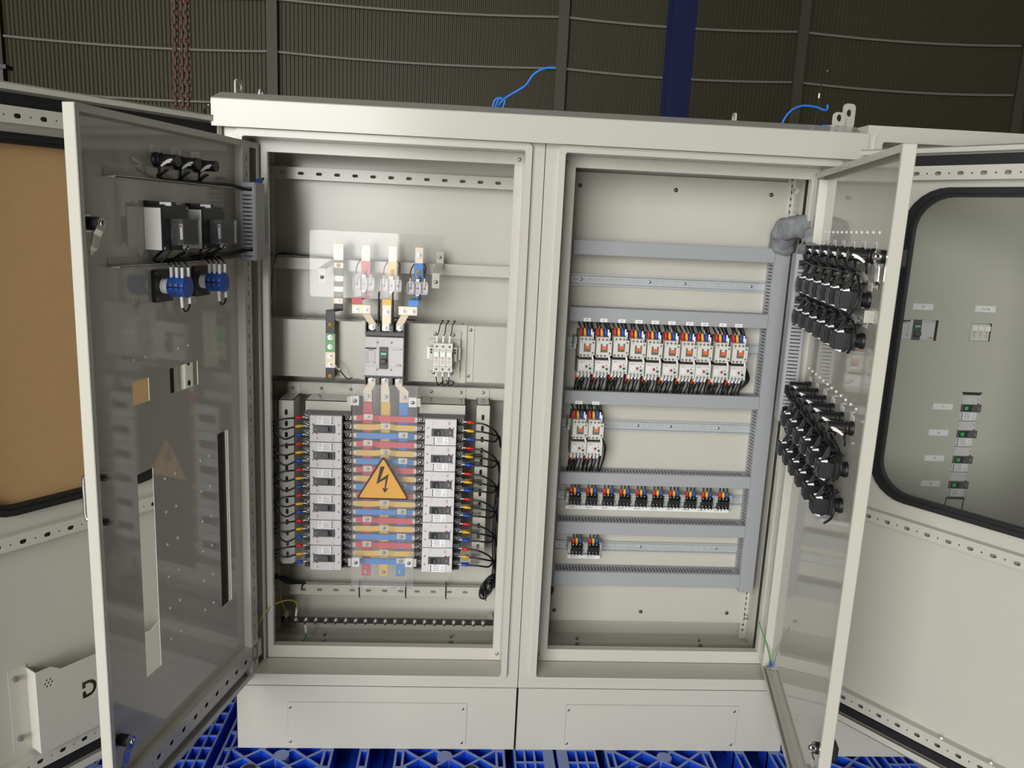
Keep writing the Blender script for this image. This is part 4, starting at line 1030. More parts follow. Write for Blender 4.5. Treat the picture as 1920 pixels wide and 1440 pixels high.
din('metal rail carrying the lower pair of contactors', .9085, .9435, bolts=(1.148, 1.25, 1.398))
din('metal rail carrying the row of ten black terminal modules', .679, .713)
din('lowest metal rail with only two black terminal modules', .5165, .5505, bolts=(1.187, 1.43))

# contactor with its wires
def ring_screw(b, x, y, z, r=.0034):
    b.cyl((x, y + .0002, z), (x, y - .0004, z), r, DARKHOLE, 10).screw((x, y - .0004, z), NY, r * .72, STEEL, True, 8)
def sleeve_wire(parent, p, pts, m, L=.02, r=.0022, rs=.0042, name='wire'):
    w = B().tube(pts, r, WIRE, 6).build(name, parent)
    a = Vector(pts[0]); e = (Vector(pts[1]) - a).normalized()
    if m is PAPER: B().cyl(a - e * .001, a + e * L, rs, PAPER, 8).build('ferrule', w)
    else: B().lathe(a, e, [(-.005, .0024), (-.001, .0028), (0, rs * .85), (L * .35, rs), (L * .8, rs * .85), (L, r)], m, 9).cyl(a - e * .007, a, .0024, WHITE, 7).build('sleeve', w)
def contactor(label, ztop, seed):
    rn = random.Random(seed)
    t = thing('contactor', label, 'contactor', (0, 0, 0))
    b = B().box(-.0235, .0235, -.04, 0, -.034, .045, CREAMD, .0008)
    b.cyl((-.0185, -.0402, .041), (-.0185, -.0398, .041), .0022, DARKHOLE, 8); b.build('base', t)
    b = B().box(-.0225, .0125, -.075, -.04, -.0295, .0295, CREAM, .0008).box(.0125, .0225, -.075, -.04, -.0235, .0195, CREAM, .0008).box(.0125, .0205, -.05, -.04, -.0295, .0295, CREAM)
    b.box(-.0205, -.0135, -.0753, -.0749, .0152, .0164, GREYINK)
    for z in (.004, -.0015, -.0075): b.box(.0155, .0185, -.0752, -.0749, z - .0003, z + .0003, GREYINK)
    b.build('front_body', t)
    b = B().box(-.0105, -.0058, -.0765, -.0745, -.0138, .0104, CREAMD).box(.005, .0095, -.0765, -.0745, -.0138, .0104, CREAMD).box(-.0058, .005, -.0765, -.0745, -.0138, .003, CREAMD); b.build('indicator_frame', t)
    B().box(-.006, -.0012, -.0776, -.076, -.0062, .0036, ORANGE).box(.0012, .0066, -.0776, -.076, -.0062, .0036, ORANGE).box(-.0012, .0012, -.0772, -.076, -.0045, .0012, ORANGE).build('indicator', t)
    b = B()
    for x in (-.0165, -.0052, .006): ring_screw(b, x, -.075, .0228)
    for x in (-.0185, -.0075, .0035): ring_screw(b, x, -.075, -.0243)
    ring_screw(b, .0165, -.075, .0128, .003); ring_screw(b, .0165, -.075, -.0165, .003); tag(b.build('terminal_screws', t), kind='stuff')
    for x, m in ((-.0172, RED), (-.006, YEL), (.0056, BLU)):
        j = rn.uniform(-.0035, .0015); q = rn.uniform(-.002, .001)
        sleeve_wire(t, None, [(x, -.058, .0325 + max(q, -.001)), (x - .0015, -.055, .05), (x - .004 + j, -.045, .064), (x - .006 + j, -.03, ztop)], m, .021, .0025, .0047)
    for k, x in enumerate((.0165, .012)):
        sleeve_wire(t, None, [(x, -.062, .022 + .012 * k), (x, -.06, .043 + .008 * k), (x - .001 + rn.uniform(-.003, .003), -.045, .056), (x - .003, -.03, ztop)], PAPER, .0205 if k == 0 else .017, .0016, .0026)
    for k in range(2):
        x = -.004 + .0115 * k; w = B().tube([(x, -.03, .05), (x - .002, -.028, .06), (x - .003, -.026, ztop)], .0017, WIRE, 5).build('wire', t)
        B().cyl((x - .0005, -.031, .048), (x - .0015, -.029, .0605), .0025, PAPER, 7).build('ferrule', w)
    w = B().tube([(.0165, -.07, -.0235), (.017, -.068, -.03), (.021, -.06, -.042), (.0225, -.05, -.06)], .0015, WIRE, 5).build('wire', t)
    B().cyl((.0155, -.072, -.024), (.0195, -.07, -.0385), .003, PAPER, 8).build('ferrule', w)
    return t
def relay(label, zbot, seed):
    rn = random.Random(seed)
    t = thing('overload_relay', label, 'overload relay', (0, 0, 0))
    B().box(-.0225, .0225, -.05, -.004, -.022, .0205, CREAMD, .0008).box(-.02, .02, -.062, -.05, .0205, .028, BLACK).box(-.011, -.005, -.062, -.054, .024, .03, COPR).box(.003, .009, -.062, -.054, .024, .03, COPR).build('base', t)
    b = B().box(-.0228, .0228, -.075, -.05, -.0203, .0203, CREAM, .0008).box(-.0205, .0205, -.0755, -.0748, -.011, .0095, RELAYF).box(-.0228, .0228, -.0752, -.0749, -.0128, -.0124, GREYINK)
    b.box(-.018, -.009, -.0753, -.0749, .0138, .015, GREYINK).text('LS', .0042, (.0145, -.075, .0145), X, Z, GREYINK).box(-.0205, .0215, -.0757, -.0754, .0075, .0092, PAPER); b.build('front_body', t)
    B().cyl((-.0125, -.0755, -.0006), (-.0125, -.0765, -.0006), .0068, WHITE, 14).box(-.0165, -.0085, -.0768, -.0765, -.0009, -.0003, GREYINK).box(-.0128, -.0122, -.0768, -.0765, -.003, .002, GREYINK).build('current_dial', t)
    b = B(); vs = [(.0015, -.0772, .0064), (.0015 + .004, -.0772, .0014), (.0015, -.0772, -.0036), (.0015 - .004, -.0772, .0014)]
    b.add(vs + [(x, -.0755, z) for x, _, z in vs], [(3, 2, 1, 0), (0, 1, 5, 4), (1, 2, 6, 5), (2, 3, 7, 6), (3, 0, 4, 7)], REDINK); b.build('stop_button', t)
    B().cyl((.0122, -.0755, -.0045), (.0122, -.0778, -.0045), .0037, GRN, 10).build('reset_button', t)
    B().cyl((.0105, -.0755, .0068), (.0105, -.0765, .0068), .0017, BLACK, 8).build('test_button', t)
    b = B()
    for k in range(4): ring_screw(b, -.0165 + .0102 * k, -.075, -.0163, .0029)
    tag(b.build('terminal_screws', t), kind='stuff')
    for k in range(4):
        x = -.0165 + .0102 * k; j = rn.uniform(-.004, .002)
        sleeve_wire(t, None, [(x, -.062, -.021), (x - .0025 + j * .5, -.058, -.034), (x - .003 + j, -.05, -.05), (x - .006 + j, -.035, zbot), (x - .006 + j, -.03, zbot - .02)], PAPER, .0125, .0019, .0027)
    B().box(-.022, .018, -.045, -.008, -.031, -.022, CREAM).build('lower_terminals', t)
    for k, (x, m) in enumerate(((-.0205, RED), (-.0095, YEL), (.0015, BLU))):
        sleeve_wire(t, None, [(x, -.04, -.032), (x - .001, -.04, -.046), (x - .003 + rn.uniform(-.004, .004), -.035, -.058), (x - .002, -.03, zbot - .015)], m, .011, .0024, .004)
    w = B().tube([(.024, -.05, .012), (.0255, -.045, -.01), (.0245, -.04, -.04), (.02, -.03, zbot - .015)], .002, WIRE, 5).build('wire', t)
    w = B().tube([(.0235, -.04, .016), (.0245, -.04, -.02), (.022, -.035, -.05), (.018, -.03, zbot - .015)], .002, WIRE, 5).build('wire', t)
    return t
CX = [.9665, 1.0155, 1.0655, 1.1155, 1.1645, 1.2155, 1.2655, 1.3125, 1.3655, 1.4165]
CZ = [1.1735, 1.1735, 1.1765, 1.1725, 1.1715, 1.1705, 1.1705, 1.1705, 1.1705, 1.1705]
c0 = [contactor('x', .074, 1), contactor('x', .074, 2)]; r0 = [relay('x', -.075, 3), relay('x', -.075, 4)]
def put(pr, i, lab, loc, group):
    o = pr[i % 2] if pr[i % 2]['label'] == 'x' else dup(pr[i % 2])
    o.location = loc; o['label'] = lab; o['group'] = group; return o
for i in range(10):
    put(c0, i, f'{ORD[i]} contactor of the upper row, with orange indicator, under tag K{i + 1}', (CX[i], .255, CZ[i]), 'contactors of the upper row')
    put(r0, i, f'{ORD[i]} overload relay with red and green buttons in the upper row, below contactor K{i + 1}', (CX[i] - .001, .255, CZ[i] - .058), 'overload relays of the upper row')
for i, x in enumerate((.9615, 1.0085)):
    o = dup(c0[i], f'{ORD[i]} contactor with orange indicator in the lower pair, under tag K{i + 11}', (x, .255, .9275), group='contactors of the lower pair')
    o = dup(r0[i], f'{ORD[i]} overload relay in the lower pair, below the contactor tagged K{i + 11}', (x - .001, .255, .8695), group='overload relays of the lower pair')
b = B()
for k in range(4): b.tube([(1.4385 + .001 * k, .2, 1.13), (1.446 + .0035 * k, .205, 1.105), (1.452 + .003 * k, .21, 1.085), (1.442 + .002 * k, .22, 1.062), (1.425, .225, 1.036 + .002 * k)], .0019, WIRE, 5)
tag(b.build('control_wires'), 'loose black control wires bowing out beside the contactor tagged K10', 'wire')
b = B()
for k in range(3): b.tube([(1.034 + .001 * k, .2, .89), (1.041 + .0015 * k, .2, .87), (1.0405 + .001 * k, .21, .83), (1.0335, .225, .785)], .0022, WIRE, 5)
tag(b.build('control_wires'), 'black wire bundle dropping beside the contactor tagged K12', 'wire')

# terminal modules and end stops
def module(label):
    t = thing('terminal_module', label, 'terminal module', (0, 0, 0))
    B().box(-.0155, .0155, -.03, 0, -.019, .017, STOP).build('foot', t)
    b = B().box(-.0165, .0165, -.052, -.03, -.0095, .0055, TERM, .0008).box(-.0165, .0165, -.042, -.03, -.02, .016, TERM)
    for k in range(4):
        x = -.0158 + .01053 * k; b.box(x - .0011, x + .0011, -.053, -.04, -.021, .0165, TERM)
    b.build('body', t)
    for x in (-.0105, 0, .0105):
        B().screw((x, -.044, .0105), NY, .0033, CHROME, True, 8).screw((x, -.044, -.0138), NY, .0031, CHROME, True, 8).build('terminal_screw', t)
    rn = random.Random(5)
    for x, m in ((-.0115, RED), (-.0005, YEL), (.0105, BLU)):
        sleeve_wire(t, None, [(x, -.043, .0165), (x - .0003, -.042, .034), (x + rn.uniform(-.002, .002), -.036, .048), (x + .001, -.03, .062)], m, .0165, .0024, .0048)
    return t
def stop(label):
    t = thing('end_stop', label, 'end stop', (0, 0, 0))
    B().box(-.0042, .0042, -.045, 0, -.0055, .0155, STOP, .0006).box(-.0042, .0042, -.033, 0, -.021, -.0055, STOP).box(-.0038, .0038, -.0455, -.045, -.0042, -.0034, GREYINK).build('clamp', t)
    B().cyl((0, -.0452, .0115), (0, -.0456, .0115), .0029, DARKHOLE, 9).screw((0, -.0456, .0115), NY, .0021, STOP).cyl((0, -.0452, .0025), (0, -.0456, .0025), .0029, DARKHOLE, 9).screw((0, -.0456, .0025), NY, .0021, STOP).build('screw', t)
    return t
m0 = module('x'); s0 = stop('x'); first = [True, True]
def puts(pr, i, lab, loc, group):
    o = pr if first[i] else dup(pr); first[i] = False
    o.location = loc; o['label'] = lab; o['group'] = group
TX = [.9625, 1.0132, 1.0642, 1.1145, 1.1655, 1.2165, 1.2672, 1.3182, 1.3688, 1.4205]
for i, x in enumerate(TX):
    puts(m0, 0, f'{ORD[i]} black terminal module in the row of ten, above lettering EOM {i + 1}', (x, .2525, .7065 - .0004 * i), 'terminal modules in the row of ten')
n = 0
for i in range(11):
    if i == 0: pos = [(.9405, 'before the first module EOM 1 of the row of ten')]
    elif i == 10: pos = [(1.4435, 'after the last module EOM 10 of the row of ten')]
    else: pos = [(.5 * (TX[i - 1] + TX[i]) - .0046, f'touching the {ORD[i - 1]} terminal module EOM {i} on its {ORD[i]} module side'), (.5 * (TX[i - 1] + TX[i]) + .0046, f'touching the {ORD[i]} terminal module EOM {i + 1} on its {ORD[i - 1]} module side')]
    for x, w in pos: puts(s0, 1, f'pale end stop {w}', (x, .2525, .7085), 'end stops of the terminal rows')
for i, x in enumerate((.978, 1.0295)): puts(m0, 0, f'{ORD[i]} of two black terminal modules on the lowest rail, above lettering EOM {i + 11}', (x, .2525, .545), 'terminal modules on the lowest rail')
for x, w in ((.9565, 'before terminal module EOM 11 on the lowest rail'), (.9993, 'touching the first module on the lowest rail, facing the second'), (1.0083, 'touching the second module on the lowest rail, facing the first'), (1.0515, 'after terminal module EOM 12 on the lowest rail')):
    puts(s0, 1, f'pale end stop {w}', (x, .2525, .547), 'end stops of the terminal rows')
puts(s0, 1, 'pale end stop beside the contactor tagged K1', (.9355, .2525, 1.183), 'end stops of the contactor rails')
puts(s0, 1, 'pale end stop beside the contactor tagged K11', (.932, .2525, .937), 'end stops of the contactor rails')
for (x0, x1, z, xs, n0, w) in ((.9405, 1.4545, .664, TX, 1, 'long white label strip under the row of ten terminal modules'), (.9565, 1.059, .5015, (.978, 1.0295), 11, 'short white label strip under the two lowest terminal modules')):
    t = thing('label_strip', w, 'label', (x0, .2445, z))
    B().box(0, x1 - x0, 0, .0012, -.006, .006, PAPER).box(.01, x1 - x0 - .01, .0012, .0155, -.003, .003, WHITE).build('strip', t)
    b = B()
    for k, x in enumerate(xs): b.text(f'EOM {n0 + k}', .0068, (x - x0 - .001, -.0002, 0), X, Z, INK)
    b.build('lettering', t)
o = B().tube([(.885, .215, .43), (.9, .205, .425), (.909, .2, .411), (.902, .2, .395), (.885, .205, .385)], .006, WIRE, 7).build('cable')
tag(o, 'black cable loop at the foot of the vertical duct near the breaker cabinet', 'cable')
# grey sleeving from the duct to the door
path = [(1.517, .215, 1.475), (1.512, .195, 1.505), (1.508, .17, 1.527), (1.517, .135, 1.542), (1.537, .095, 1.534), (1.546, .065, 1.512), (1.538, .04, 1.49), (1.52, .018, 1.474), (1.508, .006, 1.46)]
rs = random.Random(11)
wob = [rs.uniform(-.0022, .0022) for _ in range(60)]
from mathutils import noise
b = B().tube(path, lambda t_: .0325 + .003 * math.sin(t_ * 11) - .009 * math.exp(-((t_ - .82) / .05) ** 2), GREYCLOTH, 24, 10)
b.v = [tuple(Vector(v) + .009 * Vector((noise.noise(Vector(v) * 34), noise.noise(Vector(v) * 34 + Vector((7, 3, 1))), noise.noise(Vector(v) * 34 + Vector((1, 9, 4))))) + .004 * noise.noise_vector(Vector(v) * 80)) for v in b.v]
o = b.build('cable_sleeve')
tag(o, 'wrinkled grey cable sleeve arching from the vertical duct to the button door', 'cable sleeve')
o = B().tube([(1.532 + .029 * math.cos(a), .035 + .014 * math.sin(a) + .012 * math.cos(a), 1.488 + .012 * math.sin(a) - .006 * math.cos(a)) for a in [2 * PI * k / 12 for k in range(13)]], .0022, WIRE, 5, 1).build('cable_tie')
tag(o, 'black cable tie round the lower end of the grey cable sleeve', 'cable tie')

# ------------------------------------------------------------------ gear on the meter door
T_ = Matrix.Translation
def on(M, s, off, z, sg): return M @ T_((s, sg * off, z))
# every door device is built with its base at the origin and its back pointing along +y
FLIP = Matrix.Rotation(PI, 4, 'Z')
def base(M, s, z, sg): return M @ T_((s, -.022 * sg, z)) @ (Matrix.Identity(4) if sg > 0 else FLIP)
def lamp(label, M, group, sx=1, L=.05):
    t = thing('indicator_lamp', label, 'indicator lamp', M=M, group=group)
    B().lathe((0, 0, 0), (0, 1, 0), [(0, .0155), (.006, .0155), (.007, .0135), (.0095, .0135), (.01, .0145), (.0155, .0145), (.0165, .0118)], BLACK, 16).build('fixing_nut', t)
    b = B().cyl((0, .0165, 0), (0, L, 0), .0118, BLACK, 14)
    for k in range(4): b.cyl((0, .0175 + .003 * k, 0), (0, .019 + .003 * k, 0), .0124, BLACK, 14)
    b.cyl((0, L - .002, 0), (0, L + .0015, 0), .0122, BLACK, 14); b.build('barrel', t)
    b = B()
    for a in (.4, .8, 1.2):
        for k in range(3): b.box(sx * .0122 * math.cos(a) - .0008, sx * .0122 * math.cos(a) + .0008, .0192 + .003 * k, .0202 + .003 * k, -.0122 * math.sin(a) - .0012, -.0122 * math.sin(a) + .0012, COPR)
    b.build('contact_slots', t)
    for q, x in enumerate((.006, .0105)):
        e = .004 * q
        w = B().tube([(sx * .0125, L - .024 - e, -.008 - e), (sx * .013, L - .03 - e, -.014), (sx * (.012 + e), L - .034, -.024), (sx * (.009 + e), L - .036, -.036)], .0016, WIRE, 5).build('wire', t)
        B().tube([(sx * .0105, L - .005 - e, .001 - e), (sx * .0128, L - .013 - e, -.001 - e), (sx * .0126, L - .025 - e, -.0085 - e)], .0026, PAPER, 7, 2).build('ferrule', w)
    return t
LG = 'indicator lamps on the meter door'
lamps = []
l0 = None
for i, (s, w) in enumerate(((.415, 'farther out toward the latch'), (.338, 'in the middle'), (.263, 'next to the hinge'))):
    lab = f'black indicator lamp {w} in the trio on the meter door'
    M = base(ML, s, 1.6065, 1)
    l0 = lamp(lab, M, LG) if i == 0 else dup(l0, lab, M=M)
def poly(M, sg, pts): return [M @ Vector((s, sg * o, z)) for s, o, z in pts]
def loom(name, label, M, sg, paths, r, cat='cable loom', n=6):
    b = B()
    for p in paths: b.tube(poly(M, sg, p), r, WIRE, n)
    return tag(b.build(name), label, cat)
ps = []
for k in range(6):
    d = .0028 * (k % 3); e = .0026 * (k // 3)
    ps.append([(.42 - .025 * k, -.006 - d, 1.569 + e), (.36 - .02 * k, -.009 + d, 1.5675 + e), (.28, -.007 - d * .5, 1.5675 + e), (.2, -.006, 1.569 + e), (.15, -.004 + d, 1.57 + e), (.12, .006, 1.566 + e), (.1, .018, 1.563), (.08, .025, 1.563)])
for s in (.425, .415, .345, .335, .27, .26): ps.append([(s + .008, .012, 1.588), (s + .012, .002, 1.58), (s + .008, -.008, 1.573), (s - .01, -.01, 1.57)])
loom('cable_loom', 'black cable loom lying on the upper ledge below the three indicator lamps', ML, 1, ps, .0024)
ps = []
for k in range(9):
    d = .0028 * (k % 3); e = .003 * (k // 3)
    ps.append([(.45 - .02 * k, -.006, 1.399 + e), (.38 - .012 * k, -.01 + d, 1.399 + e), (.3, -.008 - d * .4, 1.4 + e), (.24, -.006 + d, 1.402 + e), (.2, -.004, 1.404 + e), (.15, .0, 1.406 + e), (.12, .01, 1.412 + e), (.1, .02, 1.416), (.08, .027, 1.416)])
ps.append([(.42, .0, 1.43), (.44, -.006, 1.415), (.455, -.01, 1.405), (.44, -.012, 1.4)]); ps.append([(.385, .02, 1.418), (.4, .01, 1.408), (.41, -.004, 1.402), (.39, -.01, 1.4)])
ps.append([(.275, .0, 1.43), (.285, -.004, 1.415), (.27, -.006, 1.408)]); ps.append([(.235, .02, 1.425), (.25, .008, 1.414), (.262, -.006, 1.408)])
loom('cable_loom', 'thick black cable loom on the lower ledge above the two blue rotary switches', ML, 1, ps, .0026)
# panel meters
def meter(label, M):
    t = thing('panel_meter', label, 'meter', M=M, group='panel meters on the meter door')
    B().box(-.048, .048, 0, .0395, -.0475, .0455, BLACK, .001).box(-.048, .048, 0, .012, .0455, .052, BLACK).build('case', t)
    B().box(.0478, .0488, .0005, .0375, -.0465, .0385, WHITE).build('side_label', t)
    B().box(-.0475, .0475, .0395, .041, -.047, .046, BLACK).screw((-.043, .041, .04), (0, 1, 0), .003, STEEL).screw((.043, .041, -.042), (0, 1, 0), .003, STEEL).build('back_plate', t)
    B().box(-.046, .022, .041, .043, -.034, .018, HALO).box(-.046, -.044, .043, .07, -.034, .018, HALO).box(.02, .022, .043, .07, -.034, .018, HALO).box(-.046, .022, .069, .0705, -.034, .018, HALO).box(-.046, .022, .043, .07, -.0355, -.034, HALO).build('terminal_cover', t)
    for x in (-.03, .006):
        B().cyl((x, .041, .004), (x, .052, .004), .006, BLACK, 10).cyl((x, .052, .004), (x, .058, .004), .0038, COPR, 8).build('terminal_stud', t)
    for x, z0 in ((.03, .047), (-.03, -.042)): B().cyl((x + .008, .03, z0), (x - .0, .05, z0), .0042, PAPER, 10).build('fixing_clip', t)
    w = B().tube([(-.028, .055, -.02), (-.026, .05, -.04), (-.022, .035, -.055), (-.012, .018, -.07)], .0022, WIRE, 6).build('wire', t)
    B().cyl((-.028, .056, -.005), (-.027, .052, -.037), .0034, PAPER, 8).build('ferrule', w)
    w = B().tube([(.012, .05, -.035), (.024, .035, -.055), (.03, .02, -.075)], .002, WIRE, 6).build('wire', t)
    B().cyl((.006, .056, .008), (.003, .055, -.024), .0034, PAPER, 8).build('ferrule', w)
    return t
m_ = meter('black panel meter with white side and clear cover, out toward the latch', base(ML, .414, 1.471, 1))
dup(m_, 'black panel meter with white side and clear cover, next to the hinge', M=base(ML, .2605, 1.471, 1))
# rotary switches
def rotary(label, M):
    t = thing('rotary_switch', label, 'rotary switch', M=M, group='rotary switches on the meter door')
    b = B().plate(rrect(-.033, .033, -.034, .034, .005), [], (0, 0, 0), X, Z, Y, .008, BLACK)
    for x in (-.025, .025):
        for z in (-.026, .026): b.cyl((x, .008, z), (x, .0085, z), .004, DARKSTEEL, 8)
    b.build('mounting_plate', t)
    B().cyl((0, .008, 0), (0, .026, 0), .0165, PAPER, 18).box(-.001, .014, .0115, .02, .0155, .0167, GREYINK).build('collar', t)
    b = B()
    for k in range(3): b.lathe((0, .026 + .0128 * k, 0), (0, 1, 0), [(0, .0), (0, .0215), (.0004, .0222), (.0118, .0222), (.0124, .0215), (.0124, 0)], BLUEP, 20)
    b.cyl((0, .064, 0), (0, .0655, 0), .013, BLUEP, 16); b.build('body', t)
    b = B().box(.0205, .0228, .028, .064, -.0018, .0018, BLACK)
    for k in range(3):
        for z in (.0085, -.0095): b.cyl((.019, .032 + .0128 * k, z), (.0212, .032 + .0128 * k, z), .0024, DARKHOLE, 8).cyl((.0205, .032 + .0128 * k, z), (.0213, .032 + .0128 * k, z), .0012, STEEL, 6)
    b.build('terminal_row', t)
    for k in range(4):
        y = .0315 + .0125 * k; x = .009 if k < 3 else -.008
        if k == 3: y = .06
        w = B().tube([(x, y, .04), (x, y - .004, .048), (x - .004, y - .014, .054), (x - .01, y - .026, .057)], .002, WIRE, 5).build('wire', t)
        B().cyl((x, y, .0195), (x, y, .041), .0034, PAPER, 8).build('ferrule', w)
    w = B().tube([(.01, .056, -.043), (.006, .058, -.051), (-.004, .06, -.048), (-.01, .06, -.036)], .002, WIRE, 5).build('wire', t)
    B().cyl((.012, .055, -.02), (.0105, .0555, -.043), .0034, PAPER, 8).cyl((-.01, .06, -.021), (-.01, .06, -.036), .0034, PAPER, 8).build('ferrule', w)
    return t
r_ = rotary('blue rotary switch on black square plate, out toward the latch', base(ML, .414, 1.3475, 1))
dup(r_, 'blue rotary switch on black square plate, next to the hinge', M=base(ML, .2615, 1.3485, 1))
# slotted trunking on the door stiffeners
def trunk(label, M, sg, s0, s1, z0, z1, gaps, d=.042):
    t = thing('door_trunking', label, 'wiring duct', M=M)
    f = lambda o: sg * o
    B().box(s0, s1, f(d - .0025), f(d), z0, z1, DUCT, .0008).box(s1 - .001, s1 + .001, f(d - .009), f(d - .0025), z0, z1, DUCT).box(s0 - .001, s0 + .001, f(d - .009), f(d - .0025), z0, z1, DUCT).build('cover', t)
    n = int((z1 - z0 - .014) / .0098); H = []
    for k in range(n):
        z = z0 + .008 + .0098 * k
        if any(a < z < c for a, c in gaps): continue
        H.append(rect(.007, d - .008, z, z + .0036))
    for a, c in gaps: H.append(rect(.002, d - .008, a + .004, c))
    for s in (s0, s1 - .0012): B().plate(rect(-.001, d - .003, z0, z1), H, (s, 0, 0), (0, sg, 0), Z, X, .0012, DUCT).build('slotted_wall', t)
    B().box(s0, s1, f(-.0018), f(-.0003), z0, z1, DUCT).build('base', t)
trunk('short grey slotted trunking on the stiffener of the meter door', ML, 1, .058, .105, 1.3925, 1.581, [(1.556, 1.57), (1.41, 1.425)])
trunk('long grey slotted trunking on the stiffener of the button door', MR, -1, .028, .083, 1.018, 1.468, [(1.425, 1.452), (1.335, 1.36), (1.095, 1.118)])
o = B().tube(poly(ML, 1, [(.07, .035, 1.575), (.06, .04, 1.592), (.045, .03, 1.59), (.035, .015, 1.57), (.038, .008, 1.5), (.045, .005, 1.44), (.05, .004, 1.4)]), .003, CLEAR, 6).tube(poly(ML, 1, [(.075, .03, 1.578), (.062, .034, 1.59), (.05, .02, 1.588)]), .004, BLUEP, 6).build('cable')
tag(o, 'thin pale cable curling over the top of the short door trunking', 'cable')

# ------------------------------------------------------------------ gear on the button door
HO = ['next to the hinge', 'second from the hinge', 'third from the hinge', 'fourth from the hinge', 'fifth from the hinge', 'at the latch end']
RG = 'indicator lamps on the button door'
l1 = lamp('x', base(MR, .1, 1.48, -1), RG, -1)
rows = ['top row', 'lamp row below the long dotted line']
fi = True
for r, (z, ss) in enumerate(((1.4805, [.132 + .0898 * k for k in range(6)]), (1.1265, [.137 + .0903 * k for k in range(6)]))):
    for i, s in enumerate(ss):
        w = HO[i]
        lab = f'black indicator lamp {w} in the {"top" if r == 0 else "lower"} lamp row of the button door'
        M = base(MR, s, z, -1)
        if fi: l1.matrix_world = M; l1['label'] = lab; fi = False
        else: dup(l1, lab, M=M)
def button(label, M, group):
    t = thing('push_button', label, 'push button', M=M, group=group)
    B().lathe((0, 0, 0), (0, 1, 0), [(0, .0165), (.007, .0165), (.008, .0145), (.014, .0145), (.015, .0125), (.02, .0125)], BLACK, 14).build('fixing_nut', t)
    B().box(-.019, .019, .019, .029, -.019, .019, BLACK, .0015).box(-.017, .017, .029, .033, -.006, .006, TERM).build('collar', t)
    for x in (-.0105, .0095):
        b = B().box(x - .0085, x + .0085, .029, .062, -.018, .0165, TERM, .001).box(x - .006, x + .006, .062, .0635, -.008, .006, BLACK).box(x - .0088, x + .0088, .04, .052, -.0185, -.0165, BLACK).box(x - .0088, x + .0088, .04, .052, .015, .017, BLACK)
        k = b.build('contact_block', t)
        B().box(x + .002, x + .0065, .05, .053, -.0188, -.0183, COPR).build('contact', k)
        B().screw((x - .003, .05, -.0185), (0, 0, -1), .003, STEEL).build('terminal', k)
        B().screw((x - .003, .05, .017), Z, .003, STEEL).build('terminal', k)
    for (p, q, e) in (((.011, .058, -.0155), (.0145, .045, -.021), (.017, .036, -.012)), ((-.009, .058, -.0155), (-.0055, .046, -.0205), (.004, .034, -.02)), ((.012, .056, .0155), (.0155, .044, .0195), (.018, .034, .026)), ((-.009, .056, .0155), (-.006, .045, .02), (.002, .03, .03))):
        p = (-p[0] - .001, p[1], p[2]); q = (-q[0] - .0015, q[1], q[2]); e = (-e[0], e[1], e[2])
        w = B().tube([q, ((q[0] + e[0]) / 2 - .003, (q[1] + e[1]) / 2, (q[2] + e[2]) / 2), e, (e[0] + .004, .012, .034)], .0016, WIRE, 5).build('wire', t)
        B().cyl(p, q, .0034, PAPER, 7).build('ferrule', w)
    return t
fi = True; b0 = None
for r, (z, ss, w2) in enumerate(((1.3925, [.13 + .0912 * k for k in range(6)], 'upper button row'), (1.309, [.13 + .0905 * k for k in range(6)], 'second button row'), (1.036, [.133 + .0905 * k for k in range(6)], 'third button row'), (.955, [.128 + .0906 * k for k in range(6)], 'lowest button row'))):
    for i, s in enumerate(ss):
        lab = f'black push button block {HO[i]}, {w2} of the button door'
        M = base(MR, s, z, -1)
        if fi: b0 = button(lab, M, 'push buttons on the button door'); fi = False
        else: dup(b0, lab, M=M)
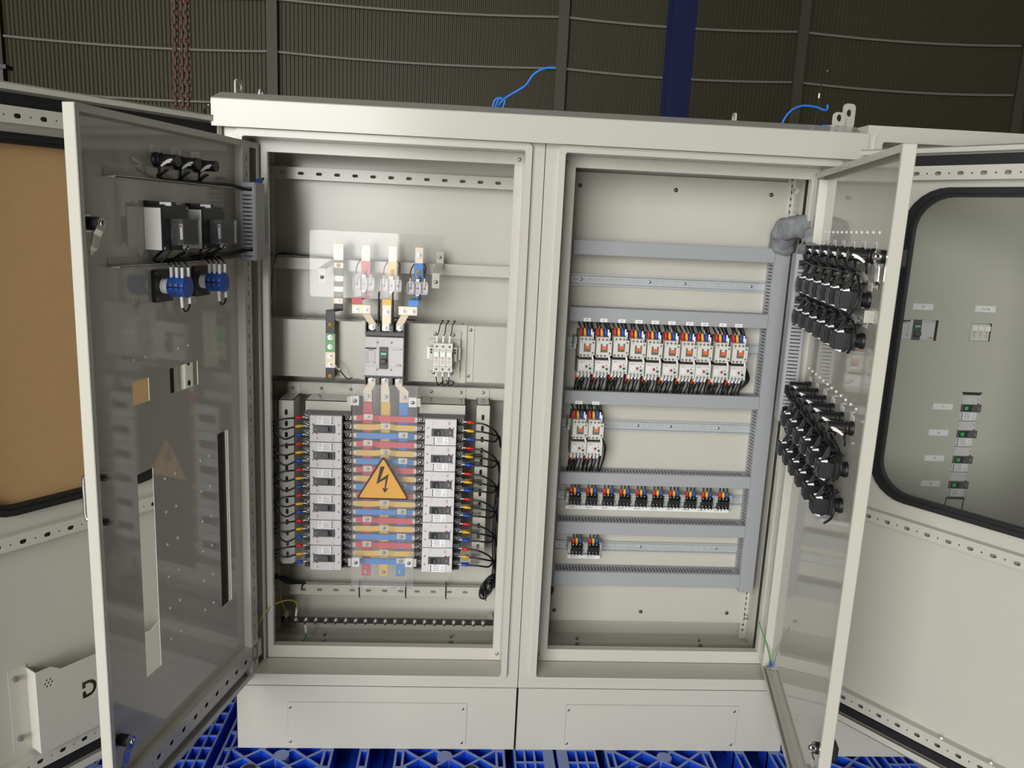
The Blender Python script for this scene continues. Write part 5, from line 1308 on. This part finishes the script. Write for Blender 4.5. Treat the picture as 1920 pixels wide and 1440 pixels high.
def rloom(label, z, zt, n, drops, sag=0.0):
    ps = []
    rn = random.Random(int(z * 1000))
    for k in range(n):
        d = .003 * (k % 4); e = .0032 * (k // 4); E_ = .6 - .09 * (k % 6)
        p = [(.07, .022 + d * .5, zt + e), (.1, .024 + d, zt + e), (.13, .016 + d, z + .006 + e)]
        s = .19
        while s < E_: p.append((s, .008 + d + rn.uniform(-.003, .003), z + e + rn.uniform(-.003, .003))); s += .07
        p.append((E_, .006 + d, z + e - .004)); ps.append(p)
    for (s, zt_, zo) in drops:
        for q in range(3): ps.append([(s + .003 * q, .012 + .003 * q, z + .003), (s + .008, .02 + .004 * q, (z + zt_) / 2), (s + .004 + .004 * q, .026 + .004 * q, zt_)])
    return loom('door_loom', label, MR, -1, ps, .0023)
rloom('black cable loom between the top lamps and the second row on the button door', 1.443, 1.44, 14, [(.13 + .09 * k, 1.468, 0) for k in range(6)] + [(.13 + .091 * k, 1.405, 0) for k in range(6)])
rloom('black cable loom between the second and third rows on the button door', 1.352, 1.348, 12, [(.13 + .091 * k, 1.376, 0) for k in range(6)] + [(.13 + .09 * k, 1.322, 0) for k in range(6)])
rloom('thick black cable loom below the slanting lamp row on the button door', 1.082, 1.104, 20, [(.135 + .09 * k, 1.114, 0) for k in range(6)] + [(.133 + .09 * k, 1.048, 0) for k in range(6)])
rloom('black cable loom between the two lowest push button rows on the button door', .994, 1.05, 10, [(.133 + .09 * k, 1.02, 0) for k in range(6)] + [(.128 + .09 * k, .968, 0) for k in range(6)])
ps = [[(.6, .01, 1.44), (.645, .014, 1.415), (.655, .02, 1.385), (.64, .03, 1.36), (.61, .034, 1.365)], [(.6, .01, 1.35), (.64, .012, 1.34), (.655, .014, 1.315), (.64, .02, 1.29)], [(.59, .02, 1.11), (.64, .012, 1.09), (.665, .01, 1.06), (.65, .012, 1.035), (.62, .012, 1.02)], [(.6, .01, 1.0), (.65, .012, .985), (.66, .014, .955), (.63, .02, .93)]]
for p_, w_ in zip(ps, ('top lamp row', 'third row', 'slanting lamp row', 'lowest row')):
    loom('wire_loop', f'black wire loop at the latch end of the {w_} on the button door', MR, -1, [p_], .0028, 'wire')
# earth wire of the right door
o = B().tube([(1.5, .03, .405), (1.515, .01, .36), (1.526, -.005, .325), (1.531, -.01, .30)], .0018, GREENW, 6).tube([(1.531, -.01, .30), (1.5335, -.012, .285)], .0035, BLU, 8).cyl((1.515, -.012, .282), (1.556, -.012, .279), .0032, STEEL, 8).cyl((1.53, -.012, .281), (1.537, -.012, .2805), .0072, STEEL, 6).build('earth_wire')
tag(o, 'thin green earth wire with blue lug at the bottom hinge side of the button door', 'wire')
